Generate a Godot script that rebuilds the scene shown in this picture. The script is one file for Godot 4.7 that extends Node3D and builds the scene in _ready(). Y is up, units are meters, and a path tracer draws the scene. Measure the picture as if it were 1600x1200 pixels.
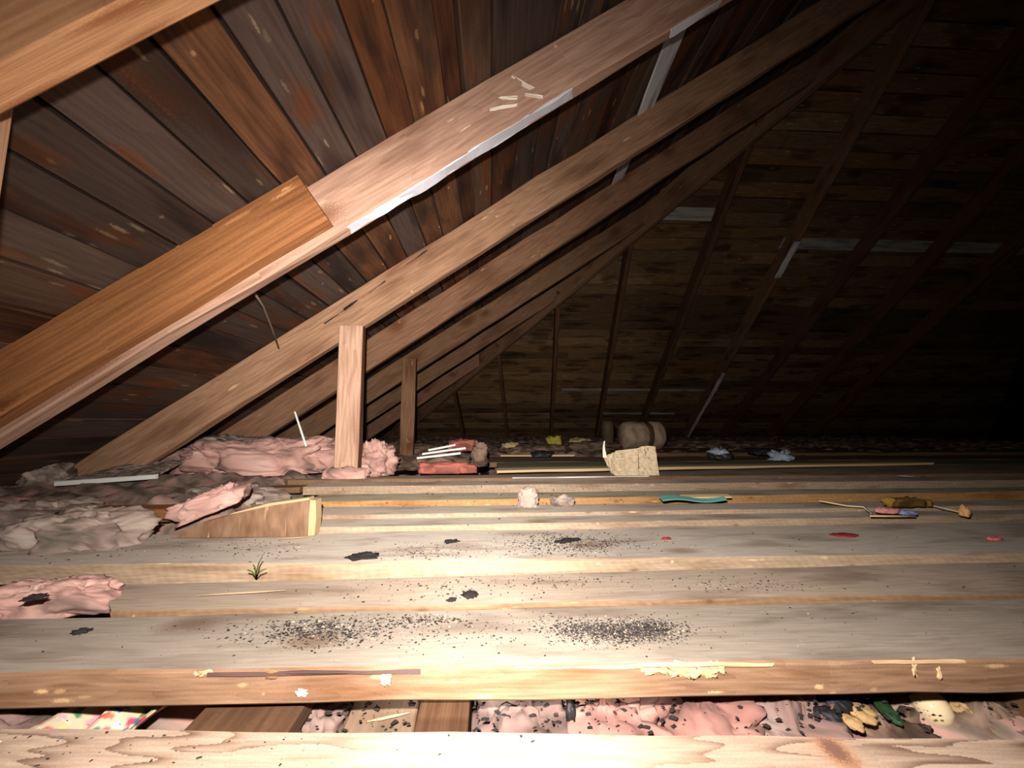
extends Node3D
# Attic under a hip roof, seen from just above loose floor planks. x right, y up, -z into the attic; forward distances below are
# positive and turned by V().

const EYE := 0.28
const SLOPE := 0.7          # rise of every roof slope
const ROOF_Y := 1.23        # height of the left slope over x = 0
const FAR_EAVE := 6.15      # forward distance where the far slope meets the floor
const RIDGE_X := 3.3
var rng := RandomNumberGenerator.new()
var taken := {}
var M := {}
var wob := FastNoiseLite.new()


func V(x: float, y: float, f: float) -> Vector3:
	return Vector3(x, y, -f)


func _ready() -> void:
	rng.seed = 4711
	# ---- camera, sky, light, exposure
	var cam := Camera3D.new()
	cam.name = "camera"
	cam.fov = 90.0
	cam.near = 0.02
	cam.far = 60.0
	add_child(cam)
	cam.position = V(0, EYE, 0)
	cam.rotation = Vector3(deg_to_rad(5.7), deg_to_rad(-3.0), 0)
	cam.current = true
	var env := Environment.new()
	env.background_mode = Environment.BG_COLOR
	env.background_color = Color(0, 0, 0)
	env.tonemap_mode = Environment.TONE_MAPPER_LINEAR
	env.tonemap_exposure = 1.0
	env.sdfgi_enabled = true
	env.ssao_enabled = true
	env.ssil_enabled = true
	var we := WorldEnvironment.new()
	we.name = "attic_environment"
	we.environment = env
	add_child(we)
	# the phone's flash: a broad lobe and a tighter, brighter one, both right beside the lens
	flash("flash_light_broad", 82.0, 3.0, Vector3(-15.0, -3.0, 0), 0.09)
	flash("flash_light_core", 38.0, 3.1, Vector3(2.0, 7.0, 0), 0.09)
	# a torch beam tipped down onto the planks straight ahead
	flash("torch_light", 21.0, 1.5, Vector3(-29.0, -6.0, 0), -0.06)
	wob.seed = 5
	wob.frequency = 1.0
	make_materials()
	build_shell()
	build_left_slope()
	build_far_slope()
	build_rafters()
	build_floor()
	build_insulation()
	build_things()
	build_gap_things()
	build_debris()


func flash(called: String, angle: float, energy: float, turn: Vector3, lift: float) -> void:
	var l := SpotLight3D.new()
	l.name = called
	l.light_color = Color(1.0, 0.97, 0.935)
	l.light_energy = energy
	l.light_size = 0.01
	l.spot_angle = angle
	l.spot_angle_attenuation = 1.0
	l.spot_range = 30.0
	l.spot_attenuation = 2.0
	l.shadow_enabled = true
	add_child(l)
	l.position = V(-0.03, EYE + lift, 0.0)
	l.rotation_degrees = turn


# ------------------------------------------------------------------ naming and grouping

func numbered(called: String) -> String:
	var n: int = taken.get(called, 0)
	taken[called] = n + 1
	return called if n == 0 else "%s_%03d" % [called, n]


func part_name(parent: Node, called: String) -> String:
	var n := 0
	var out := called
	while parent.has_node(NodePath(out)):
		n += 1
		out = "%s_%03d" % [called, n]
	return out


func tag(o: Node, label: String, category: String, group := "", kind := "") -> Node:
	o.set_meta("label", label)
	if category:
		o.set_meta("category", category)
	if group:
		o.set_meta("group", group)
	if kind:
		o.set_meta("kind", kind)
	return o


func base(called: String, at := Vector3.ZERO) -> Node3D:
	var o := Node3D.new()
	o.name = numbered(called)
	add_child(o)
	o.position = at
	return o


func put(called: String, mesh: Mesh, parent: Node3D, xf := Transform3D.IDENTITY, mat: Material = null) -> MeshInstance3D:
	# xf is in the scene's axes; the part is placed relative to its parent (parents here are only moved, never turned)
	var o := MeshInstance3D.new()
	o.name = numbered(called) if parent == self else part_name(parent, called)
	o.mesh = mesh
	if mat:
		o.material_override = mat
	parent.add_child(o, true)
	var off := Vector3.ZERO
	var p: Node = parent
	while p != self:
		off += (p as Node3D).position
		p = p.get_parent()
	o.transform = Transform3D(xf.basis, xf.origin - off)
	return o


# ------------------------------------------------------------------ textures and materials

func noise_bytes(w: int, h: int, sx: int, seed_: int, freq: float, octaves := 3) -> PackedByteArray:
	var n := FastNoiseLite.new()
	n.seed = seed_
	n.noise_type = FastNoiseLite.TYPE_SIMPLEX_SMOOTH
	n.frequency = freq
	n.fractal_octaves = octaves
	var im := n.get_seamless_image(maxi(w / sx, 8), h, false, false, 0.15, true)
	im.convert(Image.FORMAT_L8)
	if sx > 1:
		im.resize(w, h, Image.INTERPOLATE_CUBIC)
	return im.get_data()


func wood_texture(w: int, h: int, seed_: int, dark: Color, light: Color, stain: Color, stain_amount: float, rings: float, pale_marks: int, knots: int, mark: Color, saw := 0.0, rust := Color(1, 1, 1)) -> ImageTexture:
	var a := noise_bytes(w, h, 8, seed_, 0.012, 3)         # wandering of the grain
	var b := noise_bytes(w, h, 16, seed_ + 1, 0.16, 2)     # fine streaks
	var c := noise_bytes(w, h, 4, seed_ + 2, 0.011, 4)     # stains
	var d := noise_bytes(w, h, 1, seed_ + 3, 0.35, 2)      # pores
	var e := noise_bytes(w, h, 3, seed_ + 4, 0.014, 4)     # rusty patches
	var out := PackedByteArray()
	out.resize(w * h * 3)
	var ring := PackedFloat32Array()
	ring.resize(256)
	for i in 256:
		ring[i] = pow(i / 255.0, 3.0)
	var rr := RandomNumberGenerator.new()
	rr.seed = seed_
	var kx := []
	for k in knots:
		kx.append([rr.randf() * w, (0.2 + 0.6 * rr.randf()) * h, rr.randf_range(5.0, 9.0) * h / 128.0])
	var i := 0
	for y in h:
		var v := float(y) / h
		for x in w:
			var g := v * rings + a[i] * 0.022
			var fr: float = ring[int((g - floorf(g)) * 255.0)]
			var t := 0.22 + 0.62 * (b[i] / 255.0) - 0.2 * fr + 0.22 * (d[i] / 255.0 - 0.5)
			if saw > 0.0:
				t += saw * sin((x + y * 0.55) * 0.32 + a[i] * 0.05)
			t = clampf(t, 0.0, 1.0)
			var s := clampf((c[i] / 255.0 - 0.5) * 3.0 + stain_amount - 0.5, 0.0, 1.0)
			var cr := lerpf(dark.r, light.r, t)
			var cg := lerpf(dark.g, light.g, t)
			var cb := lerpf(dark.b, light.b, t)
			cr = lerpf(cr, cr * stain.r, s)
			cg = lerpf(cg, cg * stain.g, s)
			cb = lerpf(cb, cb * stain.b, s)
			var ru := clampf((e[i] / 255.0 - 0.58) * 5.0, 0.0, 1.0)
			cr *= lerpf(1.0, rust.r, ru)
			cg *= lerpf(1.0, rust.g, ru)
			cb *= lerpf(1.0, rust.b, ru)
			out[i * 3] = int(clampf(cr, 0, 1) * 255.0)
			out[i * 3 + 1] = int(clampf(cg, 0, 1) * 255.0)
			out[i * 3 + 2] = int(clampf(cb, 0, 1) * 255.0)
			i += 1
	for k in kx:
		for q in 3:
			splat(out, w, h, k[0], k[1], k[2] * (3.2 - q), k[2] * (1.7 - 0.5 * q), dark.lerp(Color(0.35, 0.16, 0.06), 0.4), 0.35, d)
	for k in pale_marks:
		var px := rr.randf() * w
		var py := rr.randf() * h
		var long := rr.randf_range(2.0, 16.0)
		splat(out, w, h, px, py, long, rr.randf_range(1.2, 3.2), mark, rr.randf_range(0.3, 0.85), d)
	return texture(out, w, h)


func splat(out: PackedByteArray, w: int, h: int, cx: float, cy: float, rx: float, ry: float, col: Color, alpha: float, rough: PackedByteArray) -> void:
	for y in range(int(cy - ry - 1), int(cy + ry + 2)):
		for x in range(int(cx - rx - 1), int(cx + rx + 2)):
			var px := posmod(x, w)
			var py := posmod(y, h)
			var i := py * w + px
			var r := Vector2((x - cx) / rx, (y - cy) / ry).length() + (rough[i] / 255.0 - 0.5) * 0.9
			var al := alpha * clampf((1.0 - r) * 2.5, 0, 1)
			if al > 0.0:
				out[i * 3] = int(lerpf(out[i * 3], col.r * 255.0, al))
				out[i * 3 + 1] = int(lerpf(out[i * 3 + 1], col.g * 255.0, al))
				out[i * 3 + 2] = int(lerpf(out[i * 3 + 2], col.b * 255.0, al))


func texture(out: PackedByteArray, w: int, h: int) -> ImageTexture:
	return ImageTexture.create_from_image(Image.create_from_data(w, h, false, Image.FORMAT_RGB8, out))


func pale_texture(w: int, h: int) -> ImageTexture:
	# flat-sawn pale softwood: nested arches on the left and right that close towards the middle, a knot at the right
	var a := noise_bytes(w, h, 8, 71, 0.02, 3)
	var b := noise_bytes(w, h, 16, 72, 0.2, 2)
	var d := noise_bytes(w, h, 1, 73, 0.4, 2)
	var out := PackedByteArray()
	out.resize(w * h * 3)
	var i := 0
	for y in h:
		var v := float(y) / h - 0.38
		for x in w:
			var m := float(x) / w * 2.0 - 1.0                    # metres from the middle
			var arch := 9.0 * absf(m + 0.02) - 55.0 * v * v * (0.35 + absf(m))
			var g := arch + v * 9.0 + a[i] * 0.012
			var fr := pow(g - floorf(g), 4.0) * clampf(absf(m) * 3.5, 0.35, 1.0)
			var t := clampf(0.75 + 0.3 * (b[i] / 255.0 - 0.5) + 0.2 * (d[i] / 255.0 - 0.5) - 0.6 * fr, 0.0, 1.0)
			out[i * 3] = int(lerpf(0.46, 0.94, t) * 255.0)
			out[i * 3 + 1] = int(lerpf(0.34, 0.84, t) * 255.0)
			out[i * 3 + 2] = int(lerpf(0.27, 0.74, t) * 255.0)
			i += 1
	var kx := w * (0.5 + 0.295 / 2.0)
	for q in 4:
		splat(out, w, h, kx, h * 0.36, 22.0 - q * 4, h * (0.13 - q * 0.025), [Color(0.84, 0.68, 0.56), Color(0.80, 0.60, 0.46), Color(0.72, 0.52, 0.40), Color(0.44, 0.32, 0.28)][q], 0.6, d)
	return texture(out, w, h)


func std(called: String, tex: Texture2D, tint: Color, rough := 0.85, relief := 0.0) -> StandardMaterial3D:
	var m := StandardMaterial3D.new()
	m.resource_name = called
	m.albedo_color = tint
	m.albedo_texture = tex
	m.roughness = rough
	m.metallic_specular = 0.3
	if relief > 0.0 and tex:
		m.heightmap_enabled = true
		m.heightmap_texture = tex
		m.heightmap_scale = relief
	M[called] = m
	return m


func plain(called: String, c: Color, rough := 0.8) -> StandardMaterial3D:
	return std(called, null, c, rough)


func noise_texture(seed_: int, freq: float, colors: Array, stops: Array, size := 512, octaves := 5) -> ImageTexture:
	var n := FastNoiseLite.new()
	n.seed = seed_
	n.frequency = freq
	n.fractal_octaves = octaves
	var im := n.get_seamless_image(size, size)
	im.convert(Image.FORMAT_L8)
	var src := im.get_data()
	var g := Gradient.new()
	g.offsets = PackedFloat32Array(stops)
	g.colors = PackedColorArray(colors)
	var lut := []
	for k in 256:
		lut.append(g.sample(k / 255.0))
	var out := PackedByteArray()
	out.resize(size * size * 3)
	for i in size * size:
		var c: Color = lut[src[i]]
		out[i * 3] = int(c.r * 255.0)
		out[i * 3 + 1] = int(c.g * 255.0)
		out[i * 3 + 2] = int(c.b * 255.0)
	return texture(out, size, size)


func make_materials() -> void:
	var roof_a := wood_texture(1024, 256, 11, Color(0.34, 0.272, 0.238), Color(0.47, 0.388, 0.335), Color(0.62, 0.56, 0.58), 0.5, 18.0, 60, 5, Color(0.78, 0.67, 0.52), 0.0, Color(1.18, 0.92, 0.70))
	var roof_b := wood_texture(1024, 256, 23, Color(0.35, 0.23, 0.155), Color(0.54, 0.375, 0.26), Color(0.66, 0.62, 0.62), 0.46, 14.0, 50, 6, Color(0.84, 0.68, 0.48), 0.0, Color(0.74, 0.78, 0.88))
	for k in 5:
		std("roof_brown_%d" % k, roof_a, [Color(0.80, 0.80, 0.80), Color(0.69, 0.66, 0.63), Color(0.76, 0.75, 0.77), Color(0.80, 0.74, 0.68), Color(0.61, 0.60, 0.60)][k], 0.9, 0.12)
	for k in 3:
		std("roof_rust_%d" % k, roof_b, [Color(0.88, 0.86, 0.84), Color(0.68, 0.62, 0.6), Color(0.8, 0.72, 0.65)][k], 0.9, 0.12)
	var far_t := wood_texture(1024, 256, 29, Color(0.40, 0.31, 0.22), Color(0.62, 0.50, 0.37), Color(0.62, 0.58, 0.55), 0.45, 14.0, 60, 5, Color(0.78, 0.68, 0.54))
	for k in 4:
		std("far_board_%d" % k, far_t, [Color(0.97, 0.96, 0.94), Color(0.82, 0.8, 0.78), Color(0.88, 0.83, 0.76), Color(0.70, 0.67, 0.65)][k], 0.9, 0.12)
	var raft := wood_texture(1024, 256, 37, Color(0.53, 0.42, 0.35), Color(0.77, 0.65, 0.57), Color(0.80, 0.75, 0.72), 0.30, 9.0, 26, 5, Color(0.92, 0.80, 0.66))
	std("rafter_pink", raft, Color(1.0, 0.96, 0.95), 0.85, 0.1)
	std("post_pale", raft, Color(1.08, 1.05, 1.03), 0.85, 0.1)
	std("rafter_tan", raft, Color(0.92, 0.86, 0.79), 0.85, 0.1)
	std("rafter_brown", raft, Color(0.82, 0.74, 0.67), 0.85, 0.1)
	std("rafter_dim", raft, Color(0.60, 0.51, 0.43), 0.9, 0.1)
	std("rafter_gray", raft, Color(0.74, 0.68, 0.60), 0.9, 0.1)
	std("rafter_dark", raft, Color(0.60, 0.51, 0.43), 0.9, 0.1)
	std("rafter_pale", raft, Color(0.98, 0.87, 0.73), 0.85, 0.1)
	std("scab_orange", wood_texture(512, 128, 53, Color(0.47, 0.30, 0.18), Color(0.76, 0.54, 0.36), Color(0.66, 0.56, 0.52), 0.45, 7.0, 12, 4, Color(0.9, 0.7, 0.5)), Color(0.88, 0.85, 0.82), 0.8, 0.1)
	var dust := wood_texture(2048, 256, 61, Color(0.62, 0.575, 0.53), Color(0.78, 0.735, 0.685), Color(0.84, 0.81, 0.80), 0.42, 7.0, 60, 2, Color(0.74, 0.68, 0.62))
	std("plank_dust", dust, Color(1, 1, 1), 0.9, 0.06)
	std("plank_dust_near", dust, Color(0.74, 0.725, 0.71), 0.9, 0.06)
	std("plank_dust_warm", dust, Color(0.86, 0.82, 0.79), 0.9, 0.06)
	std("plank_dust_sage", dust, Color(0.94, 0.97, 0.93), 0.9, 0.06)
	plain("plank_groove", Color(0.27, 0.20, 0.19), 0.85)
	plain("knot_brown", Color(0.46, 0.33, 0.23), 0.8)
	std("plank_dust_dim", dust, Color(0.86, 0.80, 0.76), 0.9, 0.06)
	std("plank_dust_green", dust, Color(0.66, 0.74, 0.66), 0.9, 0.06)
	std("plank_dust_dark", dust, Color(0.66, 0.58, 0.52), 0.9, 0.06)
	var saw := wood_texture(2048, 64, 67, Color(0.59, 0.515, 0.44), Color(0.78, 0.70, 0.61), Color(0.86, 0.80, 0.76), 0.30, 3.0, 30, 2, Color(0.95, 0.84, 0.66), 0.07)
	std("plank_edge_sawn", saw, Color(0.86, 0.83, 0.80), 0.75, 0.08)
	std("plank_edge_orange", saw, Color(0.90, 0.76, 0.58), 0.75, 0.08)
	std("plank_edge_brown", saw, Color(0.66, 0.585, 0.52), 0.75, 0.08)
	var side := wood_texture(2048, 64, 83, Color(0.44, 0.335, 0.26), Color(0.66, 0.53, 0.43), Color(0.86, 0.78, 0.70), 0.35, 3.0, 50, 2, Color(0.90, 0.76, 0.56))
	std("plank_face_brown", side, Color(0.83, 0.81, 0.79), 0.7, 0.06)
	std("pale_board", pale_texture(2048, 256), Color(0.64, 0.63, 0.63), 0.8, 0.06)
	std("joist_wood", raft, Color(0.47, 0.41, 0.34), 0.9, 0.08)
	var pink := noise_texture(91, 0.012, [Color(0.53, 0.44, 0.41), Color(0.74, 0.59, 0.555), Color(0.82, 0.67, 0.63), Color(0.86, 0.755, 0.71)], [0.12, 0.38, 0.62, 0.9])
	std("wool_pink", pink, Color(0.90, 0.87, 0.86), 1.0, 0.4)
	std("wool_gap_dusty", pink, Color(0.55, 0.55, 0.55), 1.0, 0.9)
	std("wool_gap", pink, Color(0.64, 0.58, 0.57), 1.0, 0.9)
	std("wool_red", pink, Color(0.92, 0.68, 0.64), 1.0, 0.4)
	std("wool_dusty", pink, Color(0.74, 0.80, 0.79), 1.0, 0.4)
	var grayw := noise_texture(97, 0.014, [Color(0.30, 0.25, 0.22), Color(0.50, 0.44, 0.40), Color(0.62, 0.56, 0.52), Color(0.74, 0.66, 0.62)], [0.1, 0.4, 0.6, 0.9])
	std("wool_gray", grayw, Color(1, 1, 1), 1.0, 0.4)
	std("wool_dim", grayw, Color(0.72, 0.66, 0.62), 1.0, 0.4)
	std("bed", noise_texture(101, 0.02, [Color(0.28, 0.24, 0.21), Color(0.44, 0.385, 0.35), Color(0.54, 0.46, 0.43), Color(0.66, 0.49, 0.46)], [0.1, 0.42, 0.6, 0.85]), Color(1.12, 1.1, 1.08), 1.0, 0.6)
	plain("deck_dark", Color(0.16, 0.12, 0.10), 0.95)
	plain("plaster", Color(0.42, 0.38, 0.34), 0.95)
	var wht := noise_texture(103, 0.03, [Color(0.62, 0.60, 0.60), Color(0.80, 0.79, 0.80), Color(0.86, 0.85, 0.86)], [0.2, 0.45, 0.9], 128)
	std("whitewash", wht, Color(1, 1, 1), 0.8)
	std("whitewash_dim", wht, Color(0.74, 0.72, 0.68), 0.85)
	plain("paint_white", Color(0.78, 0.77, 0.80), 0.7)
	plain("paint_cream", Color(0.86, 0.80, 0.74), 0.7)
	plain("stick_white", Color(0.86, 0.86, 0.84), 0.6)
	plain("lath_pale", Color(0.78, 0.66, 0.50), 0.8)
	plain("torn_wood", Color(0.66, 0.555, 0.42), 0.8)
	plain("soot", Color(0.13, 0.115, 0.11), 0.95)
	plain("soot_gray", Color(0.30, 0.27, 0.26), 0.95)
	plain("leaf_black", Color(0.10, 0.09, 0.10), 0.6)
	plain("leaf_tan", Color(0.56, 0.45, 0.31), 0.7)
	plain("leaf_green", Color(0.12, 0.21, 0.12), 0.6)
	plain("grass_green", Color(0.24, 0.30, 0.13), 0.7)
	plain("wire_gray", Color(0.44, 0.38, 0.34), 0.5)
	plain("teal", Color(0.36, 0.58, 0.53), 0.5)
	plain("red", Color(0.52, 0.17, 0.18), 0.5)
	plain("red_pink", Color(0.76, 0.38, 0.37), 0.5)
	plain("yellow_green", Color(0.66, 0.62, 0.22), 0.6)
	plain("tan_cloth", Color(0.70, 0.62, 0.46), 0.9)
	std("sponge", noise_texture(107, 0.08, [Color(0.25, 0.18, 0.07), Color(0.46, 0.35, 0.14), Color(0.56, 0.44, 0.2)], [0.2, 0.5, 0.85], 128), Color(1, 1, 1), 0.9)
	plain("peg_orange", Color(0.72, 0.54, 0.36), 0.7)
	plain("wrap_blue", Color(0.44, 0.48, 0.66), 0.5)
	plain("wrap_pink", Color(0.70, 0.48, 0.45), 0.6)
	plain("band_dark", Color(0.30, 0.23, 0.16), 0.8)
	std("roll_cloth", noise_texture(109, 0.02, [Color(0.52, 0.45, 0.38), Color(0.62, 0.54, 0.46), Color(0.68, 0.57, 0.49)], [0.2, 0.5, 0.85], 256), Color(1, 1, 1), 0.9, 0.5)
	plain("tin_dark", Color(0.30, 0.25, 0.19), 0.6)
	plain("plastic_dark", Color(0.20, 0.20, 0.21), 0.35)
	plain("glass_bulb", Color(0.70, 0.63, 0.51), 0.15)
	plain("metal_cap", Color(0.36, 0.33, 0.30), 0.45)
	var clear := plain("clear_plastic", Color(0.8, 0.85, 0.92, 0.45), 0.15)
	clear.transparency = BaseMaterial3D.TRANSPARENCY_ALPHA
	std("newsprint", news_texture(), Color(1, 1, 1), 0.85)
	std("floral", floral_texture(), Color(0.8, 0.8, 0.8), 0.85)
	for m in ["leaf_black", "leaf_tan"]:
		M[m].cull_mode = BaseMaterial3D.CULL_DISABLED


func news_texture() -> ImageTexture:
	var w := 512
	var h := 256
	var d := noise_bytes(w, h, 1, 111, 0.03, 4)
	var out := PackedByteArray()
	out.resize(w * h * 3)
	for i in w * h:
		var t := d[i] / 255.0
		out[i * 3] = int(lerpf(0.66, 0.82, t) * 255)
		out[i * 3 + 1] = int(lerpf(0.58, 0.745, t) * 255)
		out[i * 3 + 2] = int(lerpf(0.47, 0.63, t) * 255)
	var rr := RandomNumberGenerator.new()
	rr.seed = 8
	# columns of small print running up the sheet
	for col in 40:
		var x := 130 + col * 4
		if x > 330:
			break
		var y := 10
		while y < 236:
			var run := rr.randi_range(4, 20)
			splat(out, w, h, x, y + run * 0.5, 0.9, run * 0.5, Color(0.36, 0.29, 0.22), 0.8, d)
			y += run + rr.randi_range(2, 5)
	splat(out, w, h, 352, 128, 4.5, 120, Color(0.33, 0.26, 0.25), 1.0, d)
	splat(out, w, h, 425, 60, 6, 60, Color(0.4, 0.33, 0.29), 0.9, d)
	splat(out, w, h, 455, 30, 9, 9, Color(0.45, 0.36, 0.4), 0.6, d)
	splat(out, w, h, 452, 110, 8, 14, Color(0.5, 0.42, 0.38), 0.5, d)
	return texture(out, w, h)


func floral_texture() -> ImageTexture:
	var w := 256
	var h := 128
	var d := noise_bytes(w, h, 1, 113, 0.08, 3)
	var out := PackedByteArray()
	out.resize(w * h * 3)
	for i in w * h:
		out[i * 3] = 212
		out[i * 3 + 1] = 196
		out[i * 3 + 2] = 165
	var rr := RandomNumberGenerator.new()
	rr.seed = 31
	var cols := [Color(0.82, 0.28, 0.38), Color(0.90, 0.62, 0.66), Color(0.18, 0.42, 0.66), Color(0.25, 0.5, 0.36), Color(0.92, 0.84, 0.55), Color(0.85, 0.38, 0.30), Color(0.95, 0.92, 0.85)]
	for k in 260:
		splat(out, w, h, rr.randf() * w, rr.randf() * h, rr.randf_range(6, 15), rr.randf_range(2, 5), cols[k % cols.size()], 0.9, d)
	return texture(out, w, h)


# ------------------------------------------------------------------ shapes

func tri(st: SurfaceTool, a: Vector3, b: Vector3, c: Vector3, out: Vector3, ua: Vector2, ub: Vector2, uc: Vector2) -> void:
	var n := (a - c).cross(a - b)
	st.set_uv(ua)
	st.add_vertex(a)
	if n.dot(out) >= 0.0:
		st.set_uv(ub)
		st.add_vertex(b)
		st.set_uv(uc)
		st.add_vertex(c)
	else:
		st.set_uv(uc)
		st.add_vertex(c)
		st.set_uv(ub)
		st.add_vertex(b)


func quad(st: SurfaceTool, a: Vector3, b: Vector3, c: Vector3, d: Vector3, out: Vector3, ua: Vector2, ub: Vector2, uc: Vector2, ud: Vector2) -> void:
	tri(st, a, b, c, out, ua, ub, uc)
	tri(st, a, c, d, out, ua, uc, ud)


# A sawn piece of length l (local x), thickness t (y), width w (z). o: wob, chamfer, segs, skew0/skew1 (end offset per metre of width),
# broken0/broken1 (raggedness of an end), taper (width factor at the far end), texw (metres of width per texture height), texl (metres per texture length)
func timber(l: float, t: float, w: float, wide: Material, edge: Material, o := {}) -> ArrayMesh:
	var segs: int = o.get("segs", clampi(int(l / 0.18), 2, 24))
	var amp: float = o.get("wob", 0.0018)
	var ch: float = minf(o.get("chamfer", 0.002), minf(t, w) * 0.3)
	var texw: float = o.get("texw", 0.25)
	var texl: float = o.get("texl", 2.0)
	var uo: float = o.get("uo", rng.randf())
	var vo: float = o.get("vo", rng.randf())
	var ph := rng.randf() * 500.0
	var st := [SurfaceTool.new(), SurfaceTool.new()]
	for s in st:
		s.begin(Mesh.PRIMITIVE_TRIANGLES)
		s.set_smooth_group(-1)
	var rings := []
	var us := []
	for i in segs + 1:
		var f := float(i) / segs
		var ww := w * lerpf(1.0, o.get("taper", 1.0), f)
		var pts := []
		for k in 4:   # corners in turn: (+y,-z) (+y,+z) (-y,+z) (-y,-z)
			var sy := 1.0 if k < 2 else -1.0
			var sz := 1.0 if k == 1 or k == 2 else -1.0
			var dy := amp * wob.get_noise_2d(f * l * 5.0 + ph, k * 17.3)
			var dz := amp * 1.6 * wob.get_noise_2d(f * l * 4.0 + ph, k * 31.7 + 90.0)
			var z := sz * ww * 0.5 + dz
			var x := f * l
			if i == 0:
				x += o.get("skew0", 0.0) * z + o.get("broken0", 0.0) * wob.get_noise_2d(k * 9.1 + ph, 3.0) * 2.0
			elif i == segs:
				x += o.get("skew1", 0.0) * z + o.get("broken1", 0.0) * wob.get_noise_2d(k * 9.1 + ph, 7.0) * 2.0
			pts.append([x, sy, sz, sy * t * 0.5 + dy, z])
		var r := []
		for k in 4:
			var p = pts[k]
			var first := Vector3(p[0], p[3], p[4] - p[2] * ch)   # on the wide face
			var second := Vector3(p[0], p[3] - p[1] * ch, p[4])  # on the narrow edge
			if k == 0 or k == 2:
				r.append(second)
				r.append(first)
			else:
				r.append(first)
				r.append(second)
		rings.append(r)
		us.append(f * l / texl + uo)
	for i in segs:
		var p: Array = rings[i]
		var q: Array = rings[i + 1]
		for k in 8:
			var k2 := (k + 1) % 8
			var which := 0 if k == 1 or k == 5 else 1
			var mid: Vector3 = (p[k] + p[k2]) * 0.5
			var out := Vector3(0, mid.y / t, mid.z / w)
			if which == 0:
				out = Vector3(0, mid.y, 0)
			var va: float = (p[k].z / texw if which == 0 else p[k].y / 0.0625) + vo
			var vb: float = (p[k2].z / texw if which == 0 else p[k2].y / 0.0625) + vo
			quad(st[which], p[k], p[k2], q[k2], q[k], out, Vector2(us[i], va), Vector2(us[i], vb), Vector2(us[i + 1], vb), Vector2(us[i + 1], va))
	for e in [[rings[0], Vector3.LEFT], [rings[segs], Vector3.RIGHT]]:
		var r: Array = e[0]
		var c := Vector3.ZERO
		for k in 8:
			c += r[k] / 8.0
		for k in 8:
			var p0: Vector3 = r[k]
			var p1: Vector3 = r[(k + 1) % 8]
			tri(st[1], c, p0, p1, e[1], Vector2(c.y, c.z) * 4.0, Vector2(p0.y, p0.z) * 4.0, Vector2(p1.y, p1.z) * 4.0)
	var m: ArrayMesh = null
	for k in 2:
		st[k].generate_normals()
		m = st[k].commit(m)
	m.surface_set_material(0, wide)
	m.surface_set_material(1, edge)
	return m


# transform that lays a timber from a to b with its wide face's normal as near to up as possible
func along(a: Vector3, b: Vector3, up: Vector3) -> Transform3D:
	var x := (b - a).normalized()
	var z := x.cross(up).normalized()
	var y := z.cross(x)
	return Transform3D(Basis(x, y, z), a)


func beam(called: String, parent: Node3D, a: Vector3, b: Vector3, up: Vector3, t: float, w: float, wide: Material, edge: Material, o := {}) -> MeshInstance3D:
	return put(called, timber(a.distance_to(b), t, w, wide, edge, o), parent, along(a, b, up))


# a rounded lump: superellipsoid with noise on it; size is its half extents, sq squares it off, rough the noise share
func lump(size: Vector3, seed_: int, rough := 0.25, sq := 1.0, n := 40, fine := 0.06, flat := -0.6) -> ArrayMesh:
	var noise := FastNoiseLite.new()
	noise.seed = seed_
	noise.frequency = 1.0
	noise.fractal_octaves = 4
	var big := maxf(size.x, maxf(size.y, size.z))
	var st := SurfaceTool.new()
	st.begin(Mesh.PRIMITIVE_TRIANGLES)
	st.set_smooth_group(0)
	var rows := n / 2
	var per := size / big
	for j in rows + 1:
		for i in n + 1:
			var th := PI * j / rows
			var ph := TAU * (i % n) / n
			var d := Vector3(sin(th) * cos(ph), cos(th), sin(th) * sin(ph))
			var e := Vector3(signf(d.x) * pow(absf(d.x), sq), signf(d.y) * pow(absf(d.y), sq), signf(d.z) * pow(absf(d.z), sq))
			var q := d * per * Vector3(1.5, 2.6, 1.9)
			var k := 1.0 + rough * noise.get_noise_3dv(q) * 1.6
			var f := fine * noise.get_noise_3dv(q * 7.0 + Vector3(7, 3, 1)) * 1.6
			var p := e * k * size + d * f * minf(size.y, minf(size.x, size.z)) * 1.5
			p.y = maxf(p.y, flat * size.y)
			st.set_uv(Vector2(float(i) / n * size.x * 6.0 + seed_ * 0.37, float(j) / rows * (size.y + size.z) * 3.0 + seed_ * 0.21))
			st.add_vertex(p)
	for j in rows:
		for i in n:
			var a := j * (n + 1) + i
			var b := a + n + 1
			for k in [a, a + 1, b, b, a + 1, b + 1]:
				st.add_index(k)
	st.generate_normals()
	return st.commit()


# surface of revolution round local x: profile of (x, radius)
func lathe(profile: Array, n := 28, rough := 0.0, seed_ := 1) -> ArrayMesh:
	var noise := FastNoiseLite.new()
	noise.seed = seed_
	noise.frequency = 1.0
	var st := SurfaceTool.new()
	st.begin(Mesh.PRIMITIVE_TRIANGLES)
	st.set_smooth_group(0)
	for j in profile.size():
		var p: Vector2 = profile[j]
		for i in n + 1:
			var a := TAU * (i % n) / n
			var r := p.y * (1.0 + rough * noise.get_noise_3d(p.x * 14.0, cos(a) * 2.0, sin(a) * 2.0))
			st.set_uv(Vector2(float(i) / n, float(j) / profile.size()))
			st.add_vertex(Vector3(p.x, r * cos(a), r * sin(a)))
	for j in profile.size() - 1:
		for i in n:
			var a := j * (n + 1) + i
			var b := a + n + 1
			for k in [a, a + 1, b, b, a + 1, b + 1]:
				st.add_index(k)
	st.generate_normals()
	return st.commit()


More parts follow.
